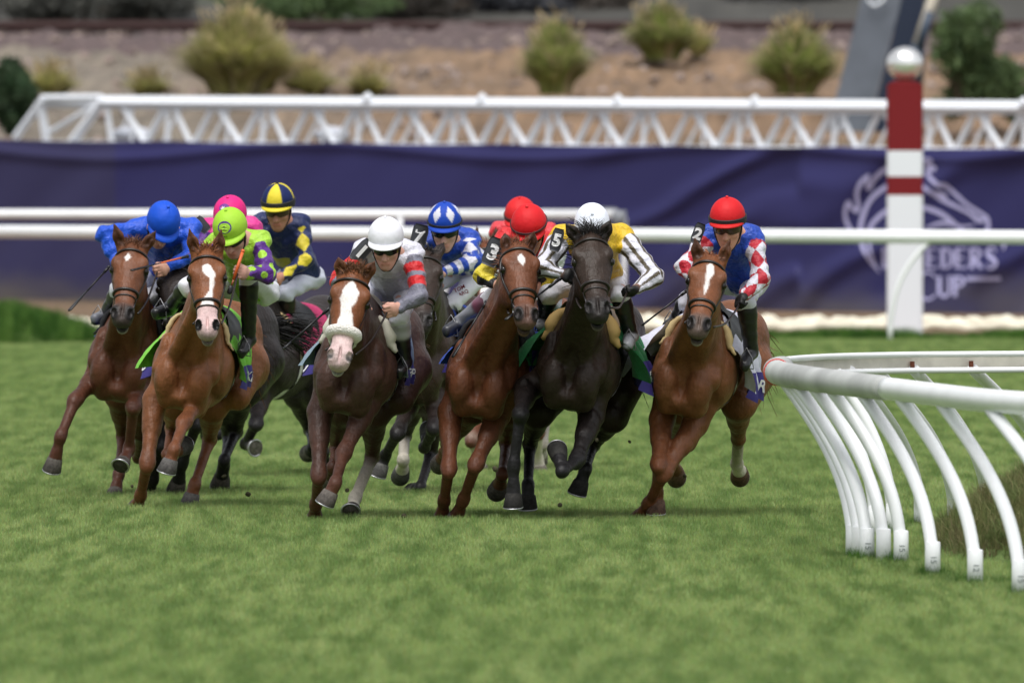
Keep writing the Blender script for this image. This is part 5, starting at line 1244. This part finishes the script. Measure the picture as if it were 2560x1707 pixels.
build_rider('r2', 'h2', dict(label='jockey in lime cap with purple badge, purple sleeves with lime spots, fist raised', pitch=34, hyaw=-14, roll=4,
    j=dict(head=(575, 566), shL=(540, 610), shR=(648, 602), elL=(505, 672), haL=(530, 700), elR=(668, 688), haR=(619, 683), hip=(632, 722), knL=(470, 715), anL=(425, 770), toL=(390, 782), knR=(622, 690), anR=(622, 850), toR=(604, 880)),
    dd=dict(elR=.12, haR=-.02, knR=.25, anR=.45, toR=.35), gripR=(.15, 0, 1), silk=silk(LIME, PURP, m_spots, lambda C, isT, tt, tx, X: None), cap=plain(LIME), peak=LIME, emblem=emb_e, boot=(.010, .010, .012), puff=False,
    skin=np.array(srgb(204, 158, 142)) * .9, extra=None))
build_rider('r4', 'h4', dict(label='jockey in navy and yellow quartered cap and navy silks with yellow diamonds, sitting upright', pitch=16, hyaw=-10,
    j=dict(head=(695, 501), shL=(648, 562), shR=(752, 560), elL=(650, 650), haL=(640, 690), elR=(764, 648), haR=(702, 692), hip=(755, 690), knR=(715, 735), anR=(722, 830), toR=(708, 850), knL=(650, 740), anL=(660, 820), toL=(650, 840)),
    dd=dict(haR=.0, hip=.62, knR=.25, anR=.45), silk=silk(NAVY, NAVY, m_diam(YEL, .155, .056, .05), lambda C, isT, tt, tx, X: C.__setitem__(isT & (tt > .42) & (tt < .62) & (np.abs(tx + .01) < .085), srgb(170, 160, 50))),
    cap=quarters(YEL, NAVY, 3), band=(R(9), -6, BLK), gog='brown', boot=(.014, .012, .013), boottop=srgb(24, 22, 24), bootfoot=srgb(120, 70, 50), skin=np.array(srgb(194, 138, 118)) * .9, darkbutton=True, breech=srgb(206, 210, 226), extra=None))
build_rider('r5', 'h5', dict(label='jockey in plain white cap and grey silks with red armbands on the sheepskin-noseband horse', pitch=20, hyaw=-6,
    j=dict(head=(965, 590), shL=(912, 628), shR=(1030, 632), elL=(850, 700), haL=(895, 762), elR=(1046, 742), haR=(995, 768), hip=(985, 720), knR=(1000, 795), anR=(1012, 905), toR=(1000, 930), knL=(850, 790), anL=(810, 860), toL=(800, 880)),
    dd=dict(knR=.25, anR=.42, toR=.3, haR=.0, elR=.1), gripR=(.2, 0, 1), silk=silk(srgb(178, 180, 194), GREY, lambda s, ph, sd: (((s > .11) & (s < .175)) | ((s > .215) & (s < .285)), RED), lambda C, isT, tt, tx, X: C.__setitem__(isT & (tt < .2), WHT)),
    cap=plain(srgb(236, 236, 244)), boottop=srgb(200, 200, 206), boot=(.012, .012, .013), number=('1', (905, 628), (.09, .17), -42, .18), breech=srgb(214, 214, 226), skin=np.array(srgb(222, 170, 152)) * .9, extra=None))
def ex6(q):
    J = q['J']; c = lerp(J['knR'], lerp(J['hip'], J['knR'], .5), .62) + np.array([.015, -.115, .02])
    ex = unit(np.array([.72, 0, .36])); ey = unit(np.array([-.36, 0, .72])); m_ = mat('maroon_print', srgb(130, 30, 50), rough=.7)
    lettering('TOM', c + ey * .018, ex, ey, .026, m_, q['br'], .03); lettering('MARQ', c - ey * .02, ex, ey, .024, m_, q['br'], .03)
build_rider('r6', 'h6', dict(label='jockey in blue cap with white diamonds wearing number seven, blue and white sleeves', pitch=18, hyaw=-4,
    j=dict(head=(1112, 550), shL=(1058, 600), shR=(1172, 598), elL=(1030, 640), haL=(1052, 690), elR=(1180, 652), haR=(1103, 684), hip=(1185, 668), knR=(1128, 764), anR=(1145, 815), toR=(1125, 830), knL=(1050, 745), anL=(1040, 800), toL=(1030, 820)),
    dd=dict(haR=-.02, elR=.12), silk=silk(RBLUE, RBLUE, m_7, lambda C, isT, tt, tx, X: C.__setitem__(isT & (tt > .35) & (((tx + 5) / .075) % 1 < .5) & ((tt * 3.5) % 1 < .5), WHT)),
    cap=cap_diam, band=(R(3), -4, BLK), number=('7', (1048, 592), (.11, .17), -14, .14), skin=np.array(srgb(222, 174, 158)) * .9, extra=ex6))
build_rider('r8', 'h8', dict(label='jockey in plain red cap at the back, almost hidden behind the number three jockey', pitch=24, hyaw=-8,
    j=dict(head=(1301, 535), shL=(1250, 580), shR=(1372, 582), elL=(1236, 650), haL=(1240, 700), elR=(1392, 640), haR=(1340, 700), hip=(1350, 650), knR=(1330, 750), anR=(1350, 830), toR=(1335, 850), knL=(1250, 745), anL=(1240, 810), toL=(1225, 830)),
    silk=silk(srgb(220, 60, 70), BLK, lambda s, ph, sd: ((sd == 1), WHT)), cap=plain(srgb(214, 34, 38)), band=(R(4), 0, srgb(80, 30, 34)), extra=None))
build_rider('r7', 'h7', dict(label='jockey in red cap with thin dark band, black and yellow sleeves, wearing number three', pitch=34, hyaw=-10,
    j=dict(head=(1322, 558), shL=(1266, 600), shR=(1358, 604), elL=(1208, 690), haL=(1242, 712), elR=(1382, 690), haR=(1352, 716), hip=(1345, 690), knL=(1228, 745), anL=(1150, 806), toL=(1118, 826), knR=(1380, 760), anR=(1372, 830), toR=(1360, 850)),
    dd=dict(haL=.02, elL=.12, knL=.3, anL=.5, toL=.42, shR=.45, elR=.6, haR=.55, knR=.8, anR=.9), silk=silk(RED, BLK, lambda s, ph, sd: (((s < .10) & (ph > -.5)) | ((s > .25) & (s < .34)) | ((s > .34) & (ph < 0.2) & (s < .43)), YEL)),
    cap=plain(RED), band=(R(2.2), 3, srgb(70, 28, 32)), number=('3', (1233, 630), (.11, .19), -22, .02), gripL=(.1, 0, -1), boot=srgb(130, 132, 140), boottop=srgb(120, 36, 70), bootfoot=srgb(60, 62, 70), extra=None))
build_rider('r9', 'h9', dict(label='jockey with white cap bowed down, yellow body and brown-striped white sleeves, wearing number five', pitch=62, hyaw=0,
    j=dict(head=(1480, 558), shL=(1408, 592), shR=(1552, 588), elL=(1352, 670), haL=(1404, 684), elR=(1632, 690), haR=(1590, 722), hip=(1500, 700), knL=(1370, 735), anL=(1362, 800), toL=(1352, 815), knR=(1552, 740), anR=(1578, 840), toR=(1570, 862)),
    dd=dict(haL=-.16, shL=.06, haR=-.02, elL=-.12, elR=.1, knR=.3, anR=.45, toR=.3, head=.0), glove=(.012, .012, .013), gripR=(.4, 0, .3), gripL=(.6, 0, .3),
    silk=silk(GOLD, WHT, m_long(BRN, 6, .36)), cap=plain(srgb(232, 236, 248)), loosecap=True, sleeve=1.12, number=('5', (1392, 600), (.075, .15), -14, -.16), boot=(.012, .012, .013), bootfoot=srgb(150, 152, 158), extra=None))
build_rider('r10', 'h10', dict(label='jockey in red cap with black band, blue body, red and white diamond sleeves', pitch=14, hyaw=-8,
    j=dict(head=(1819, 541), shL=(1775, 590), shR=(1882, 592), elL=(1712, 668), haL=(1745, 712), elR=(1903, 700), haR=(1862, 738), hip=(1855, 702), knL=(1720, 750), anL=(1690, 800), toL=(1670, 812), knR=(1866, 756), anR=(1878, 880), toR=(1862, 912)),
    dd=dict(haR=.0, elR=.12, knR=.2, anR=.35, toR=.2, hip=.7), glove=(.012, .012, .013), gripR=(.5, 0, .4),
    silk=silk(RBLUE, WHT, m_chk(DRED, .14, 3.4)), cap=plain(RED), band=(R(8), -8, BLK), gog='brown', peak=srgb(200, 30, 30), number=('2', (1745, 584), (.07, .14), -20, .12), breech=srgb(212, 212, 226), skin=np.array(srgb(214, 158, 134)) * .9, extra=None))
def dz(h, d): return HORSES[h]['D'] + d
whip('black whip sticking out to the left of the far left bay horse', P(272, 668, dz('h1', -.0)), P(172, 777, dz('h1', -.25)), parts=(0, .12, .55))
whip('black whip with orange shaft held across in front of the far left horse\'s face', P(468, 641, dz('h3', -1.2)), P(328, 676, dz('h3', -1.7)), mats=(M_whipb, M_whipo), parts=(0, .12, .48))
whip('orange-handled whip held upright in the lime-capped jockey\'s fist', P(607, 628, dz('h2', -.08)), P(572, 735, dz('h2', -.14)), mats=(M_whipo, M_tan), parts=(0, .66, .8))
whip('black whip pointing down left from the sheepskin-noseband horse', P(832, 763, dz('h5', -.1)), P(708, 872, dz('h5', -.2)), parts=(0, .2, .85))
whip('black whip with broad flap hanging on the shoulder of the number three horse', P(1216, 755, dz('h7', -.05)), P(1131, 893, dz('h7', -.22)), parts=(0, .1, .62))
whip('long black whip held low across the near-black horse\'s shoulder', P(1400, 697, dz('h9', -.3)), P(1263, 800, dz('h9', -.55)), parts=(0, .2, .9))
whip('thin black whip trailing left from the red and white diamond jockey', P(1716, 728, dz('h10', .1)), P(1604, 814, dz('h10', .05)), parts=(0, .12, .85))

M_clod = mat('clod', (.05, .045, .022), rough=.95, nscale=40, namt=.4)
for i, (x, y, D_, r_) in enumerate([(1492, 1100, 109, .014), (1238, 1172, 108.6, .018), (1574, 1104, 109.8, .011), (1300, 1302, 108.9, .02), (1010, 1290, 109.2, .018), (868, 1225, 109.4, .013), (1180, 1215, 109.5, .012), (560, 1190, 113, .015), (620, 1235, 113, .018), (1712, 1190, 110, .013), (1400, 1262, 109, .016), (330, 1215, 114.5, .014)]):
    rr = np.random.default_rng(200 + i); mb = MB(); mb.sphere(P(x, y, D_), r_ * rr.uniform(.6, 1.3, 3), 8, M=np.linalg.qr(rr.normal(0, 1, (3, 3)))[0]); o = mb.build('turf_clod', M_clod, smooth=False, origin=P(x, y, D_))
    tag(o, 'tiny dark clod of turf kicked up by the hooves', 'clod', 'clods of turf flying from the hooves')
